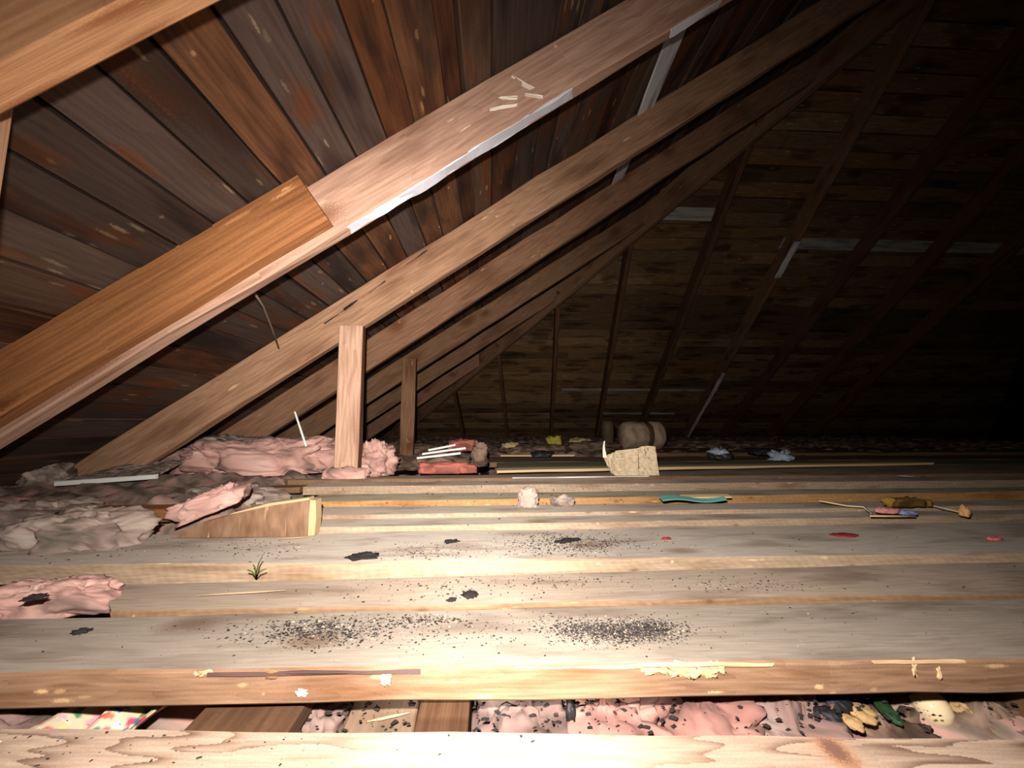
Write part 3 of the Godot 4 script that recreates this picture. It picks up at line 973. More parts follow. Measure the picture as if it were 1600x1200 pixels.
func build_insulation() -> void:
	# loose dusty fill over the whole floor
	var st := SurfaceTool.new()
	st.begin(Mesh.PRIMITIVE_TRIANGLES)
	st.set_smooth_group(0)
	var nx := 230
	var nf := 210
	for j in nf + 1:
		for i in nx + 1:
			var x := lerpf(-2.1, 6.2, float(i) / nx)
			var f := lerpf(0.0, 6.3, float(j) / nf)
			st.set_uv(Vector2(x, f) * 0.9)
			st.add_vertex(V(x, bed_y(x, f), f))
	for j in nf:
		for i in nx:
			var a := j * (nx + 1) + i
			var b := a + nx + 1
			for k in [a, b, a + 1, a + 1, b, b + 1]:
				st.add_index(k)
	st.generate_normals()
	var bed := put("loose_insulation", st.commit(), self, Transform3D.IDENTITY, M.bed)
	tag(bed, "dusty gray-brown loose insulation filling the floor between and behind the planks", "insulation", "", "stuff")
	# tufts and batts: centre x, y, forward, half extents, turn about y (degrees), material, squareness, label
	var list := [
		[-1.0, 0.115, 1.78, 0.36, 0.085, 0.15, 4, "wool_pink", 0.7, "long pink insulation batt left of the wide post", 96],
		[-1.36, 0.16, 2.02, 0.30, 0.055, 0.16, 0, "wool_gray", 0.9, "gray dusty insulation heap on top, behind the long pink batt", 60],
		[-0.50, 0.105, 1.74, 0.075, 0.085, 0.10, 0, "wool_pink", 0.85, "pink insulation tuft tucked against the right of the wide post", 48],
		[-0.56, 0.078, 1.547, 0.085, 0.03, 0.024, 0, "wool_pink", 0.85, "low pink tuft wrapped round the foot of the wide post", 48],
		[-0.77, 0.055, 1.12, 0.085, 0.036, 0.045, 18, "wool_pink", 0.7, "pointed pale pink insulation shard leaning behind the broken wedge", 48],
		[-0.91, 0.03, 0.95, 0.12, 0.05, 0.075, 10, "wool_dusty", 0.85, "dusty grayish-pink insulation heap on the broad plank's left end", 60],
		[-1.22, 0.02, 1.12, 0.2, 0.05, 0.10, -8, "wool_dusty", 0.85, "dusty pink insulation heap at the left edge, under the white-edged board", 60],
		[-0.70, 0.0, 0.682, 0.095, 0.026, 0.048, 0, "wool_pink", 0.85, "pink insulation tuft at the splintered end of the third plank", 48],
		[-1.60, 0.085, 1.50, 0.06, 0.05, 0.06, 20, "wool_gray", 0.85, "tan-gray curled wool lump at the far left under the eave", 40],
		[0.108, 0.052, 1.16, 0.029, 0.034, 0.02, 0, "wool_dusty", 0.85, "small pointed pink wool tuft on the planks", 32],
		[0.210, 0.045, 1.16, 0.032, 0.018, 0.02, 0, "wool_gray", 0.85, "small rounded gray wool tuft beside the pink one", 32],
		[-0.21, 0.068, 1.80, 0.125, 0.026, 0.05, 2, "wool_red", 0.55, "low salmon-red insulation batt under the white sticks", 48],
		[-0.19, 0.12, 2.62, 0.10, 0.045, 0.09, 0, "wool_red", 0.8, "salmon-red insulation lump behind the white sticks", 40],
		[-0.055, 0.12, 1.82, 0.036, 0.068, 0.045, 0, "wool_dim", 0.8, "upright gray wool clump right of the red batt", 40],
		[-0.25, 0.075, 2.05, 0.14, 0.05, 0.12, 0, "wool_dim", 0.8, "dark gray wool heap beneath the white sticks", 40],
		[-0.42, 0.07, 2.0, 0.08, 0.04, 0.08, 0, "wool_dim", 0.85, "dusty wool lump in front of the narrow post's foot", 40],
		[-0.62, 0.06, 2.95, 0.25, 0.06, 0.08, 0, "wool_dim", 0.85, "dusty wool heap behind the narrow post's foot", 40],
		[0.35, 0.06, 2.95, 0.25, 0.05, 0.14, 0, "wool_dim", 0.85, "dark wool heap around the tan scrap", 40],
		[0.9, 0.06, 3.4, 0.25, 0.05, 0.14, 0, "wool_dim", 0.85, "dark wool heap between the yellow scrap and the rolled bundle", 40],
		[2.3, 0.045, 3.75, 0.55, 0.06, 0.16, 0, "wool_dim", 0.85, "long low dark heap right of the rolled bundle", 40],
		[-0.92, 0.03, 1.38, 0.2, 0.032, 0.1, -4, "wool_dusty", 0.85, "flat dusty insulation patch in front of the long pink batt", 48],
	]
	var k := 0
	for s in list:
		k += 1
		var b := Basis(Vector3.UP, deg_to_rad(s[6]))
		if s[9].begins_with("pointed pale"):
			b = b * Basis(Vector3.BACK, deg_to_rad(22.0))
		var o := put("insulation_tuft", lump(Vector3(s[3], s[4], s[5]), 200 + k, 0.28, s[8], int(s[10] * 1.5), 0.05 if s[7] == "wool_dusty" else 0.08), self, Transform3D(b, V(s[0], s[1], s[2])), M[s[7]])
		tag(o, s[9], "insulation", "insulation tufts and batts")


# ------------------------------------------------------------------ things lying about

func build_things() -> void:
	# broken wedge of board
	var wedge := base("broken_board", V(-0.57, 0.01, 0.99))
	tag(wedge, "brown broken board, wedge-shaped, with a pale splintered right end", "board")
	var wp := [Vector2(-0.745, 0.012), Vector2(-0.436, 0.011), Vector2(-0.433, 0.094), Vector2(-0.47, 0.090), Vector2(-0.52, 0.083), Vector2(-0.60, 0.066), Vector2(-0.68, 0.045)]
	put("body", prism(wp, 0.965, 0.995), wedge, Transform3D.IDENTITY, M.scab_orange)
	wedge.get_child(0).material_override = M.plank_face_brown
	var te := put("torn_end", prism([Vector2(-0.4345, 0.012), Vector2(-0.419, 0.013), Vector2(-0.417, 0.05), Vector2(-0.42, 0.094), Vector2(-0.4345, 0.095)], 0.966, 0.996), wedge, Transform3D.IDENTITY, M.torn_wood)
	te.set_meta("label", "pale freshly torn end of the board")
	var tt := put("torn_edge", prism([Vector2(-0.62, 0.062), Vector2(-0.52, 0.083), Vector2(-0.436, 0.0945), Vector2(-0.437, 0.1), Vector2(-0.53, 0.088), Vector2(-0.61, 0.067)], 0.968, 0.994), wedge, Transform3D.IDENTITY, M.torn_wood)
	tt.set_meta("label", "pale torn upper edge of the board")
	var sp := put("wood_splinter", splinter(0.07, 0.007), self, Transform3D(Basis(Vector3.UP, 0.22), V(-0.455, 0.0135, 0.945)), M.torn_wood)
	tag(sp, "pale wood splinter lying at the foot of the broken wedge board", "splinter")
	var sp2 := put("wood_splinter", splinter(0.13, 0.006), self, Transform3D(Basis(Vector3.UP, 0.1), V(-0.40, 0.006, 0.672)), M.torn_wood)
	tag(sp2, "long yellow wood splinter on the third plank, below the grass", "splinter")
	var sp3 := put("wood_splinter", splinter(0.028, 0.003), self, Transform3D(Basis(Vector3.UP, -0.08), V(-0.13, 0.0115, 0.86)), M.torn_wood)
	tag(sp3, "tiny pale splinter among black crumbs on the broad plank", "splinter")
	# torn pale patches and knot on the second plank
	# grass sprig
	var g := base("grass_sprig", V(-0.42, 0.003, 0.74))
	tag(g, "small green grass sprig standing against the broad plank's front edge", "grass")
	for q in [[0.012, 0.035, 0.0], [-0.006, 0.02, 0.006], [0.022, 0.016, -0.004], [-0.014, 0.012, 0.004]]:
		put("blade", rod([V(-0.423, 0.004, 0.745), V(-0.423 + q[0] * 0.5, 0.004 + q[1] * 0.7, 0.742 + q[2]), V(-0.423 + q[0], 0.004 + q[1], 0.74 + q[2])], 0.0011, 5), g, Transform3D.IDENTITY, M.grass_green)
	# black scraps and leaves on the planks
	for s in [[-0.258, 0.0125, 0.815, 0.03, 0.0045, 0.013, "flat black scrap with pointed ends on the broad plank", "scrap"], [-0.034, 0.005, 0.648, 0.010, 0.003, 0.010, "small curled black scrap on the third plank, near the centre", "scrap"], [-0.061, 0.005, 0.633, 0.006, 0.002, 0.004, "tiny black scrap beside the curled one", "scrap"], [-0.545, 0.003, 0.572, 0.009, 0.002, 0.005, "dark dried leaf on the second plank, far left", "leaf"], [-0.64, 0.035, 0.60, 0.01, 0.003, 0.008, "dark scrap stuck on the pink tuft at the left", "scrap"], [-0.09, 0.0125, 0.905, 0.014, 0.003, 0.01, "black clot near the back edge of the broad plank", "scrap"], [0.18, 0.0125, 0.90, 0.03, 0.003, 0.01, "dark crumb patch at the back of the broad plank, right of centre", "scrap"]]:
		var o := put("black_scrap" if s[7] == "scrap" else "dried_leaf", lump(Vector3(s[3], s[4], s[5]), int(s[0] * 1000.0) + 900, 0.7, 0.8, 28, 0.2), self, Transform3D(Basis(Vector3.UP, 0.3), V(s[0], s[1], s[2])), M.soot)
		tag(o, s[6], s[7])
	# white-edged board at the far left
	var wb := base("white_edged_board", V(-1.34, 0.04, 1.45))
	tag(wb, "gray dusty board with a bright white front edge, tilted on the insulation", "board")
	var yb := 0.075
	var body := sheet(func(u, v): return V(lerpf(lerpf(-1.49, -1.40, v), lerpf(-1.19, -1.22, v), u), lerpf(yb + u * 0.018, 0.125, v) + 0.008 * sin(u * 9.0) * v, lerpf(1.44 + 0.02 * u, 1.62, v)), 8, 4, 0.008, Vector3.UP)
	put("body", body, wb, Transform3D.IDENTITY, M.wool_gray)
	var we := beam("white_edge", wb, V(-1.50, yb - 0.006, 1.432), V(-1.185, yb + 0.014, 1.452), Vector3.UP, 0.016, 0.012, M.stick_white, M.stick_white, {"wob": 0.002})
	we.set_meta("label", "bright white front edge")
	# sticks
	for s in [[-0.845, 0.325, 1.70, -0.77, 0.15, 1.68, 0.004, "slim whitish stick leaning upright out of the long pink batt"], [-0.34, 0.125, 1.93, -0.13, 0.152, 1.95, 0.0048, "white stick, middle of the three by the narrow post"], [-0.36, 0.108, 1.90, -0.15, 0.130, 1.90, 0.0048, "white stick, lowest of the three by the narrow post"], [-0.32, 0.14, 1.99, -0.185, 0.165, 2.0, 0.0048, "white stick, topmost of the three by the narrow post"]]:
		var o := put("white_stick", timber(V(s[0], s[1], s[2]).distance_to(V(s[3], s[4], s[5])), s[6] * 1.5, s[6] * 2.0, M.stick_white, M.stick_white, {}), self, along(V(s[0], s[1], s[2]), V(s[3], s[4], s[5]), Vector3(0, 0.3, 1.0).normalized()))
		tag(o, s[7], "stick", "white sticks")
	build_bag()
	# rolled bundle
	var bx := Basis(Vector3.UP, 0.06)
	var roll := base("rolled_bundle", V(1.28, 0.05, 3.3))
	tag(roll, "barrel-like rolled cloth bundle with a dark band, lying behind the paper bag", "bundle")
	var at := V(1.12, 0.165, 3.3)
	put("body", lathe([Vector2(0, 0.0), Vector2(0.0, 0.09), Vector2(0.02, 0.112), Vector2(0.07, 0.122), Vector2(0.14, 0.12), Vector2(0.2, 0.112), Vector2(0.215, 0.105), Vector2(0.215, 0.0)], 40, 0.14, 3), roll, Transform3D(bx, at), M.roll_cloth)
	var band := put("band", lathe([Vector2(0.205, 0.0), Vector2(0.205, 0.106), Vector2(0.215, 0.112), Vector2(0.245, 0.112), Vector2(0.255, 0.106), Vector2(0.255, 0.0)], 40, 0.03, 4), roll, Transform3D(bx, at), M.band_dark)
	band.set_meta("label", "dark band round the bundle")
	put("end_section", lathe([Vector2(0.25, 0.0), Vector2(0.25, 0.108), Vector2(0.27, 0.124), Vector2(0.33, 0.122), Vector2(0.355, 0.108), Vector2(0.365, 0.08), Vector2(0.365, 0.0)], 40, 0.05, 5), roll, Transform3D(bx, at), M.roll_cloth)
	var tin := put("dark_pail", lathe([Vector2(0, 0), Vector2(0, 0.045), Vector2(0.012, 0.05), Vector2(0.11, 0.052), Vector2(0.115, 0.055), Vector2(0.2, 0.055), Vector2(0.235, 0.05), Vector2(0.235, 0)], 24, 0.0), self, Transform3D(Basis(Vector3.BACK, PI / 2), V(1.04, 0.055, 3.42)), M.tin_dark)
	tag(tin, "dark upright tin standing left of the rolled bundle", "tin")
	# coloured scraps
	var lumps := [
		[0.57, 0.105, 3.5, 0.065, 0.05, 0.05, "yellow_green", "crumpled yellow-green scrap far back, left of the rolled bundle", "yellow_scrap"],
		[0.145, 0.085, 3.0, 0.065, 0.035, 0.05, "tan_cloth", "tan crumpled cloth scrap far back, left of the yellow-green one", "cloth_scrap"],
		[0.85, 0.09, 3.7, 0.11, 0.04, 0.06, "tan_cloth", "dull crumpled cloth far back, right of the yellow-green scrap", "cloth_scrap"],
		[0.845, 0.012, 0.905, 0.032, 0.0025, 0.014, "red", "red torn scrap on the broad plank at right", "red_scrap"],
		[0.405, 0.0125, 0.90, 0.010, 0.003, 0.004, "red", "tiny red fleck on the broad plank, right of centre", "red_scrap"],
		[1.158, 0.013, 0.855, 0.016, 0.004, 0.006, "red_pink", "small bright pinkish-red scrap near the right edge", "red_scrap"],
		[1.158, 0.055, 1.05, 0.055, 0.014, 0.02, "sponge", "mustard-brown oblong sponge on the planks at right", "sponge"],
		[1.04, 0.048, 0.985, 0.03, 0.008, 0.012, "wrap_pink", "dull pink wrapper in front of the mustard sponge", "wrapper"],
		[1.085, 0.045, 0.975, 0.022, 0.006, 0.01, "wrap_blue", "bluish wrapper scrap in front of the mustard sponge", "wrapper"],
		[1.24, 0.045, 0.972, 0.009, 0.016, 0.009, "peg_orange", "small orange block at right beside a thin wire", "block"],
		[1.35, 0.085, 2.24, 0.075, 0.032, 0.06, "plastic_dark", "dark plastic bag lump on the planks right of the paper bag", "plastic_bag"],
		[0.33, 0.075, 2.5, 0.1, 0.02, 0.06, "plastic_dark", "dark flat litter behind the short pale lath", "litter"],
		[1.85, 0.075, 2.6, 0.09, 0.025, 0.05, "plastic_dark", "dark litter lump far back at right", "litter"]]
	var k := 0
	for s in lumps:
		k += 1
		var o := put(s[8], lump(Vector3(s[3], s[4], s[5]), 400 + k, 0.35, 0.75 if s[8] != "sponge" else 0.45, 32, 0.15 if s[8] != "sponge" else 0.05), self, Transform3D(Basis(Vector3.UP, 0.1 * k), V(s[0], s[1], s[2])), M[s[6]])
		if s[8] in ["sponge", "wrapper", "block", "red_scrap"]:
			o.rotation.y = 0.05
		tag(o, s[7], str(s[8]).replace("_", " "))
	var teal := put("teal_strip", sheet(func(u, v): return V(0.50 + u * 0.20, 0.052 + 0.004 * sin(u * 7.0) - 0.004 * u + 0.006 * v, 1.125 + v * 0.028 * (1.0 - 0.6 * u) + 0.012 * u), 16, 3, 0.003, Vector3.UP), self, Transform3D.IDENTITY, M.teal)
	tag(teal, "teal plastic strip lying on the planks right of the wool tufts", "strip")
	var tl := put("teal_strip", sheet(func(u, v): return V(0.58 + u * 0.15, 0.053 + 0.004 * v, 1.16 + v * 0.02), 8, 2, 0.004, Vector3.UP), self, Transform3D.IDENTITY, M.lath_pale)
	tl.name = "wood_shaving"
	tag(tl, "thin pale wood shaving behind the teal strip", "shaving")
	for s in [[1.63, 0.085, 2.12, 0.05, 0.03, 0.03, "crinkled clear plastic scrap glinting on the floor at right"], [1.30, 0.11, 2.16, 0.035, 0.02, 0.03, "crinkled clear plastic scrap glinting on top of the dark bag"]]:
		var o := put("plastic_scrap", lump(Vector3(s[3], s[4], s[5]), 77 + int(s[0] * 10), 0.8, 0.7, 20, 0.5), self, Transform3D(Basis.IDENTITY, V(s[0], s[1], s[2])), M.clear_plastic)
		tag(o, s[6], "plastic")
	var w1 := put("loose_wire", rod([V(0.955, 0.052, 1.10), V(1.0, 0.046, 1.06), V(1.04, 0.044, 1.05), V(1.0, 0.042, 0.99), V(0.975, 0.04, 0.968), V(1.09, 0.04, 0.962)], 0.0022), self, Transform3D.IDENTITY, M.lath_pale)
	tag(w1, "pale kinked string lying on the planks before the mustard sponge", "string")
	var w2 := put("loose_wire", rod([V(1.22, 0.052, 1.07), V(1.25, 0.042, 1.0), V(1.24, 0.04, 0.965)], 0.0018), self, Transform3D.IDENTITY, M.lath_pale)
	tag(w2, "short pale string running from the sponge to the orange block", "string")
	var pb := put("pale_chip", splinter(0.05, 0.006), self, Transform3D(Basis(Vector3.UP, -0.5), V(1.62, 0.07, 1.45)), M.stick_white)
	tag(pb, "short whitish chip on the planks far right", "chip")


func build_bag() -> void:
	# torn printed paper bag: front sheet, back sheet and a curled strip at its left corner
	var bag := base("paper_bag", V(0.56, 0.065, 1.55))
	tag(bag, "torn cream printed paper bag with a curled strip at its left, standing on the planks", "paper bag")
	var top := [Vector2(0.452, 0.140), Vector2(0.475, 0.146), Vector2(0.50, 0.158), Vector2(0.504, 0.148), Vector2(0.509, 0.163), Vector2(0.55, 0.168), Vector2(0.60, 0.173), Vector2(0.62, 0.181), Vector2(0.64, 0.184), Vector2(0.672, 0.181)]
	var bot := [Vector2(0.452, 0.138), Vector2(0.463, 0.118), Vector2(0.476, 0.094), Vector2(0.485, 0.08), Vector2(0.498, 0.0665), Vector2(0.54, 0.0655), Vector2(0.59, 0.0665), Vector2(0.62, 0.0665), Vector2(0.65, 0.0665), Vector2(0.676, 0.068)]
	var f := func(u, v):
		var t: float = u * (top.size() - 1)
		var i := mini(int(t), top.size() - 2)
		var a: Vector2 = top[i].lerp(top[i + 1], t - i)
		var b: Vector2 = bot[i].lerp(bot[i + 1], t - i)
		var p := a.lerp(b, v)
		var crumple := 0.006 * wob.get_noise_2d(u * 9.0 + 40.0, v * 7.0)
		return V(p.x, p.y, 1.545 + 0.02 * (1.0 - v) + crumple + 0.012 * sin(u * PI))
	put("front_sheet", sheet(f, 36, 10, 0.0012, V(0, 0, -1.0)), bag, Transform3D.IDENTITY, M.newsprint)
	var g := func(u, v):
		var p: Vector3 = f.call(u, minf(v + 0.12 * (1.0 - v), 1.0))
		return p + V(0.0, 0.0, 0.004 + 0.05 * sin(u * PI) * (1.0 - v * 0.4))
	put("back_sheet", sheet(g, 24, 8, 0.0012, V(0, 0, -1.0)), bag, Transform3D.IDENTITY, M.newsprint)
	var curl := [Vector3(0.449, 0.138, 0.016), Vector3(0.4495, 0.165, 0.011), Vector3(0.450, 0.185, 0.007), Vector3(0.451, 0.197, 0.005), Vector3(0.4545, 0.205, 0.004)]
	var h := func(u, v):
		var t: float = u * 4.0
		var i := mini(int(t), 3)
		var p: Vector3 = curl[i].lerp(curl[i + 1], t - i)
		return V(p.x + p.z * v, p.y, 1.55 + 0.004 * sin(u * 6.0))
	var c := put("curled_strip", sheet(h, 12, 2, 0.0015, V(0, 0, -1.0)), bag, Transform3D.IDENTITY, M.paint_cream)
	c.set_meta("label", "whitish curled strip torn from the bag's corner")


# an upright plate with the outline pts (x, y), from forward f0 to f1
func prism(pts: Array, f0: float, f1: float) -> ArrayMesh:
	var st := SurfaceTool.new()
	st.begin(Mesh.PRIMITIVE_TRIANGLES)
	st.set_smooth_group(-1)
	var poly := PackedVector2Array(pts)
	var c := Vector2.ZERO
	for p in poly:
		c += p / poly.size()
	var idx := Geometry2D.triangulate_polygon(poly)
	for s in [[f0, -1.0], [f1, 1.0]]:
		for k in range(0, idx.size(), 3):
			var t := []
			for q in 3:
				t.append(poly[idx[k + q]])
			tri(st, V(t[0].x, t[0].y, s[0]), V(t[1].x, t[1].y, s[0]), V(t[2].x, t[2].y, s[0]), V(0, 0, s[1]), t[0] * 2.0, t[1] * 2.0, t[2] * 2.0)
	for k in poly.size():
		var a := poly[k]
		var b := poly[(k + 1) % poly.size()]
		var out := Vector2((b - a).y, -(b - a).x)
		if out.dot((a + b) * 0.5 - c) < 0.0:
			out = -out
		quad(st, V(a.x, a.y, f0), V(b.x, b.y, f0), V(b.x, b.y, f1), V(a.x, a.y, f1), Vector3(out.x, out.y, 0), a * 2.0, b * 2.0, b * 2.0 + Vector2(0, 0.1), a * 2.0 + Vector2(0, 0.1))
	st.generate_normals()
	return st.commit()


# a pointed sliver of wood lying along x
func splinter(l: float, w: float) -> ArrayMesh:
	var st := SurfaceTool.new()
	st.begin(Mesh.PRIMITIVE_TRIANGLES)
	st.set_smooth_group(-1)
	var rings := []
	for i in 7:
		var f := i / 6.0
		var r := w * 0.5 * pow(sin(PI * clampf(f, 0.04, 0.96)), 0.7)
		var c := Vector3((f - 0.5) * l, 0.0, 0.15 * w * wob.get_noise_1d(f * 6.0 + l * 900.0))
		rings.append([c + Vector3(0, r * 0.45, 0), c + Vector3(0, 0, r), c - Vector3(0, r * 0.45, 0), c - Vector3(0, 0, r)])
	for i in 6:
		for k in 4:
			var a: Vector3 = rings[i][k]
			var b: Vector3 = rings[i][(k + 1) % 4]
			var c: Vector3 = rings[i + 1][(k + 1) % 4]
			var d: Vector3 = rings[i + 1][k]
			quad(st, a, b, c, d, (a + b) * 0.5 - Vector3((a.x + b.x) * 0.5, 0, 0), Vector2(a.x, 0), Vector2(b.x, 1), Vector2(c.x, 1), Vector2(d.x, 0))
	st.generate_normals()
	return st.commit()


# ------------------------------------------------------------------ what shows in the gap between the two nearest planks

func build_gap_things() -> void:
	var b1 := beam("low_board", self, V(-0.272, -0.062, 0.33), V(-0.285, -0.062, 0.95), Vector3.UP, 0.022, 0.115, M.joist_wood, M.joist_wood, {"texw": 0.5})
	tag(b1, "olive-brown board lying lengthwise below the planks, seen in the front gap", "board")
	var b2 := beam("low_board", self, V(-0.128, -0.10, 0.36), V(-0.15, -0.085, 0.9), Vector3.UP, 0.02, 0.085, M.plank_dust_dark, M.plank_edge_brown, {})
	tag(b2, "dusty gray board sunk in the front gap, left of the dark joist", "board")
	var s := put("wood_splinter", splinter(0.05, 0.006), self, Transform3D(Basis(Vector3.UP, 0.25), V(-0.125, -0.082, 0.52)), M.torn_wood)
	tag(s, "pale splinter on the sunken gray board in the front gap", "splinter")
	var fab := sheet(func(u, v): return V(lerpf(-0.53, -0.395, u), -0.075 + 0.012 * sin(u * 14.0) + 0.006 * sin(v * 9.0 + u * 5.0), lerpf(0.42, 0.66, v)), 24, 12, 0.003, Vector3.UP)
	var fo := put("floral_cloth", fab, self, Transform3D.IDENTITY, M.floral)
	tag(fo, "bright multicoloured flowered cloth in the front gap at left", "cloth")
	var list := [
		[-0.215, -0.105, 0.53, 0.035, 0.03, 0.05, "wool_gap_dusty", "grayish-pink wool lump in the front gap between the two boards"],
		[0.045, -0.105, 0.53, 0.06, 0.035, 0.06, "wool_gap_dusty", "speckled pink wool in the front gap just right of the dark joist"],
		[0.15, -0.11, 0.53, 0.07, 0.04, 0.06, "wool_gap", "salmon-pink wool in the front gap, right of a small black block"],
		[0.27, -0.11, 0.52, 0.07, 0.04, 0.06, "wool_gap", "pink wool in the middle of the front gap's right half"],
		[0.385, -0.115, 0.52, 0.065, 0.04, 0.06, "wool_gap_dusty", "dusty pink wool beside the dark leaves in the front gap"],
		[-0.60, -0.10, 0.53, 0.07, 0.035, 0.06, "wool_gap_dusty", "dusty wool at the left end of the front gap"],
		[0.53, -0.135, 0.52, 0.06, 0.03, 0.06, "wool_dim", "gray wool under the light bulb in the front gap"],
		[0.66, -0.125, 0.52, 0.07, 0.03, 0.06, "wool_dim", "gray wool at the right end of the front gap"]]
	var k := 0
	for q in list:
		k += 1
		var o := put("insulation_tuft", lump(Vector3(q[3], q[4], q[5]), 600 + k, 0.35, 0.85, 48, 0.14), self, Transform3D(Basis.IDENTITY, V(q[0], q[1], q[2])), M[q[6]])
		tag(o, q[7], "insulation", "insulation in the front gap")
	var leaves := [
		[0.098, -0.072, 0.50, 0.007, 0.012, 0.006, "leaf_black", "small black block on the salmon wool in the front gap", "scrap"],
		[0.445, -0.078, 0.515, 0.020, 0.010, 0.016, "leaf_black", "black dried leaf, largest of the leaves in the front gap", "leaf"],
		[0.42, -0.082, 0.495, 0.013, 0.006, 0.010, "leaf_black", "black dried leaf left of and below the largest", "leaf"],
		[0.415, -0.086, 0.485, 0.008, 0.005, 0.007, "leaf_black", "smallest black leaf, nearest the pale plank", "leaf"],
		[0.468, -0.085, 0.50, 0.014, 0.006, 0.016, "leaf_tan", "tan dried leaf right of the black leaves", "leaf"],
		[0.445, -0.088, 0.49, 0.010, 0.005, 0.012, "leaf_tan", "small tan leaf between the black leaves", "leaf"],
		[0.508, -0.088, 0.505, 0.020, 0.005, 0.008, "leaf_green", "dark green leaf in the front gap between tan leaf and bulb", "leaf"],
		[0.625, -0.105, 0.52, 0.012, 0.012, 0.012, "leaf_tan", "tan scrap right beside the light bulb", "scrap"],
		[0.62, -0.07, 0.57, 0.018, 0.008, 0.010, "leaf_tan", "tan leaf above the light bulb, under the second plank", "leaf"],
		[0.69, -0.07, 0.56, 0.02, 0.006, 0.01, "leaf_black", "dark leaf right of the light bulb, under the second plank", "leaf"],
		[0.56, -0.085, 0.55, 0.018, 0.008, 0.012, "leaf_black", "dark leaf left of the light bulb", "leaf"]]
	for q in leaves:
		k += 1
		var o := put("dried_leaf" if q[8] == "leaf" else "gap_scrap", lump(Vector3(q[3], q[4], q[5]), 600 + k, 0.3, 0.8, 24, 0.1), self, Transform3D(Basis(Vector3.UP, 0.5 * k), V(q[0], q[1], q[2])), M[q[6]])
		tag(o, q[7], q[8])
	# a bulb lying with its cap towards the viewer
	var bulb := base("light_bulb", V(0.585, -0.125, 0.52))
	tag(bulb, "old cream light bulb lying in the debris of the front gap", "light bulb")
	var tb := Transform3D(Basis(Vector3.UP, deg_to_rad(100.0)) * Basis(Vector3.BACK, deg_to_rad(38.0)), V(0.590, -0.098, 0.525))
	put("globe", lathe([Vector2(-0.022, 0.0), Vector2(-0.021, 0.007), Vector2(-0.016, 0.0145), Vector2(-0.008, 0.0185), Vector2(0.0, 0.0195), Vector2(0.008, 0.0180), Vector2(0.016, 0.0135), Vector2(0.022, 0.009), Vector2(0.025, 0.0075)], 28), bulb, tb, M.glass_bulb)
	put("cap", lathe([Vector2(0.023, 0.0), Vector2(0.023, 0.0078), Vector2(0.027, 0.0082), Vector2(0.029, 0.0074), Vector2(0.031, 0.0082), Vector2(0.033, 0.0074), Vector2(0.036, 0.007), Vector2(0.039, 0.003), Vector2(0.039, 0.0)], 20), bulb, tb, M.metal_cap)


# ------------------------------------------------------------------ crumbs

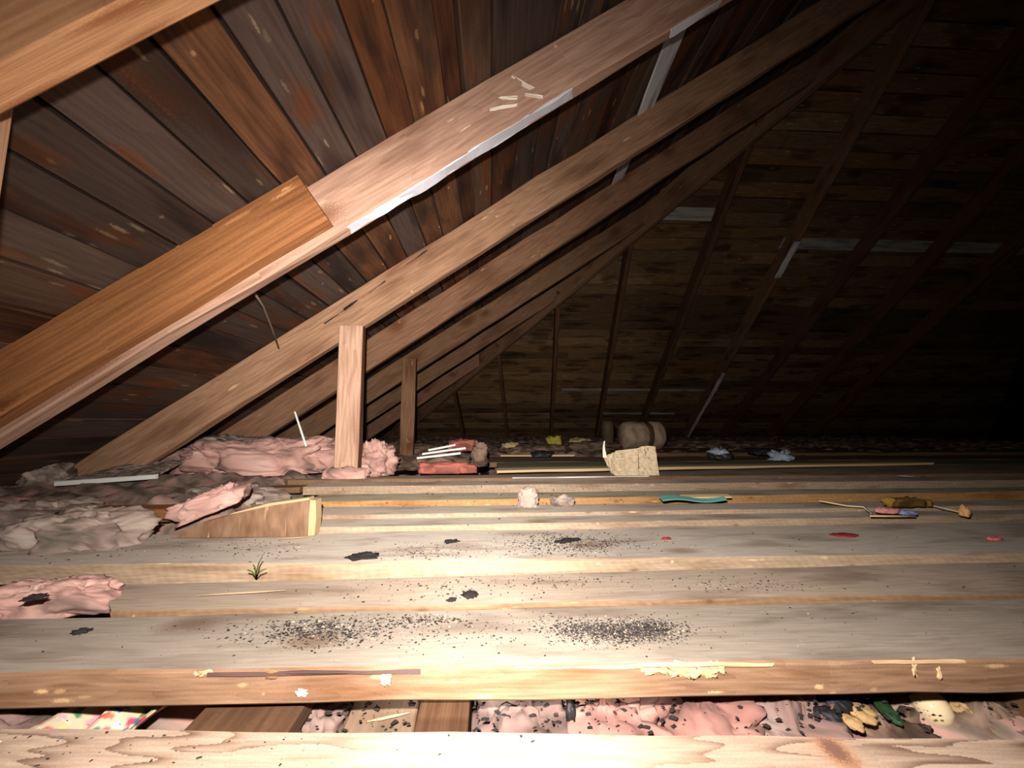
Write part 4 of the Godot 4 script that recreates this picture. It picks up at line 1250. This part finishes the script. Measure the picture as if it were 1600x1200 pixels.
func build_debris() -> void:
	var st := SurfaceTool.new()
	st.begin(Mesh.PRIMITIVE_TRIANGLES)
	st.set_smooth_group(-1)
	var p := [Vector3(0.5, 0, 0.1), Vector3(-0.45, 0.05, -0.15), Vector3(0.1, 0, 0.42), Vector3(-0.1, -0.05, -0.4), Vector3(0.05, 0.32, 0), Vector3(0, -0.2, 0)]
	for t in [[0, 2, 4], [2, 1, 4], [1, 3, 4], [3, 0, 4], [0, 2, 5], [2, 1, 5], [1, 3, 5], [3, 0, 5]]:
		var c: Vector3 = (p[t[0]] + p[t[1]] + p[t[2]]) / 3.0
		tri(st, p[t[0]], p[t[1]], p[t[2]], c, Vector2.ZERO, Vector2.ZERO, Vector2.ZERO)
	st.generate_normals()
	var chip := st.commit()
	# x, forward, half spreads, height, how many, largest size
	var heaps := [
		[-0.218, 0.562, 0.075, 0.03, 0.0, 1100, 0.004], [-0.30, 0.56, 0.1, 0.035, 0.0, 120, 0.004], [-0.093, 0.582, 0.05, 0.013, 0.0, 240, 0.004], [-0.02, 0.55, 0.14, 0.04, 0.0, 200, 0.0035],
		[0.174, 0.540, 0.062, 0.024, 0.0, 3600, 0.0030], [0.11, 0.56, 0.04, 0.025, 0.0, 300, 0.0035], [0.22, 0.545, 0.04, 0.02, 0.0, 420, 0.0035], [0.1, 0.55, 0.5, 0.05, 0.0, 200, 0.003],
		[-0.072, 0.68, 0.16, 0.045, 0.003, 130, 0.005], [0.10, 0.695, 0.13, 0.03, 0.003, 120, 0.004], [0.40, 0.67, 0.06, 0.03, 0.003, 90, 0.004], [0.48, 0.66, 0.06, 0.02, 0.003, 60, 0.004], [0.2, 0.68, 0.6, 0.05, 0.003, 120, 0.003],
		[-0.102, 0.84, 0.08, 0.06, 0.01, 900, 0.0042], [0.16, 0.88, 0.12, 0.07, 0.01, 1000, 0.0042], [0.05, 0.86, 0.2, 0.07, 0.01, 250, 0.004], [-0.5, 0.88, 0.1, 0.07, 0.01, 130, 0.004], [-0.75, 0.88, 0.15, 0.07, 0.01, 90, 0.005], [0.4, 0.88, 0.4, 0.08, 0.01, 120, 0.004],
		[-0.2, 0.365, 0.25, 0.02, 0.0, 40, 0.003], [-0.4, 0.39, 0.1, 0.02, 0.0, 40, 0.003],
		[0.0, 1.25, 0.5, 0.2, 0.05, 120, 0.006]]
	for d in [["soot_crumbs", M.soot, 1.0, "black soot and roofing crumbs scattered and heaped over the front planks"], ["dust_crumbs", M.soot_gray, 0.35, "grayish grit strewn among the black crumbs on the planks"], ["wood_crumbs", M.lath_pale, 0.05, "pale wood crumbs sprinkled over the planks"]]:
		var xfs := []
		for h in heaps:
			for k in int(h[5] * d[2]):
				var x: float = h[0] + h[2] * rng.randfn(0.0, 0.62)
				var f: float = h[1] + h[3] * rng.randfn(0.0, 0.62)
				if h[4] == 0.0 and h[1] > 0.45 and (f < 0.48 - 0.024 * x or f > 0.608 - 0.024 * x):
					continue
				if h[4] == 0.003 and (f < 0.625 or f > 0.735 or x < -0.5):
					continue
				if h[4] == 0.01 and (f < 0.795 or f > 1.0):
					continue
				var y: float = h[4]
				if h[1] > 1.2:
					y = deck_y(f) + 0.002
				var s: float = h[6] * pow(rng.randf(), 2.2) + 0.0009
				var b := Basis(Vector3.UP, rng.randf() * TAU).scaled(Vector3(s * rng.randf_range(0.7, 1.6), s * 0.8, s))
				xfs.append(Transform3D(b, V(x, y + s * 0.15, f)))
		var mm := MultiMesh.new()
		mm.transform_format = MultiMesh.TRANSFORM_3D
		mm.mesh = chip
		mm.instance_count = xfs.size()
		for k in xfs.size():
			mm.set_instance_transform(k, xfs[k])
		var o := MultiMeshInstance3D.new()
		o.name = numbered(d[0])
		o.multimesh = mm
		o.material_override = d[1]
		add_child(o)
		tag(o, d[3], "crumbs", "", "stuff")
	# black specks on the wool in the front gap
	var gx := []
	for k in 1100:
		var x := rng.randf_range(-0.25, 0.75)
		var f := rng.randf_range(0.47, 0.58)
		if absf(x + 0.05) < 0.03 or absf(x - 0.59) < 0.035:
			continue
		var s := 0.008 * pow(rng.randf(), 2.0) + 0.0015
		gx.append(Transform3D(Basis(Vector3.UP, rng.randf() * TAU).scaled(Vector3(s * 1.4, s, s)), V(x, -0.070 + rng.randf_range(-0.02, 0.006), f)))
	var gm := MultiMesh.new()
	gm.transform_format = MultiMesh.TRANSFORM_3D
	gm.mesh = chip
	gm.instance_count = gx.size()
	for k in gx.size():
		gm.set_instance_transform(k, gx[k])
	var go := MultiMeshInstance3D.new()
	go.name = "gap_crumbs"
	go.multimesh = gm
	go.material_override = M.soot
	add_child(go)
	tag(go, "black crumbs lying on the pink wool in the front gap", "crumbs", "", "stuff")
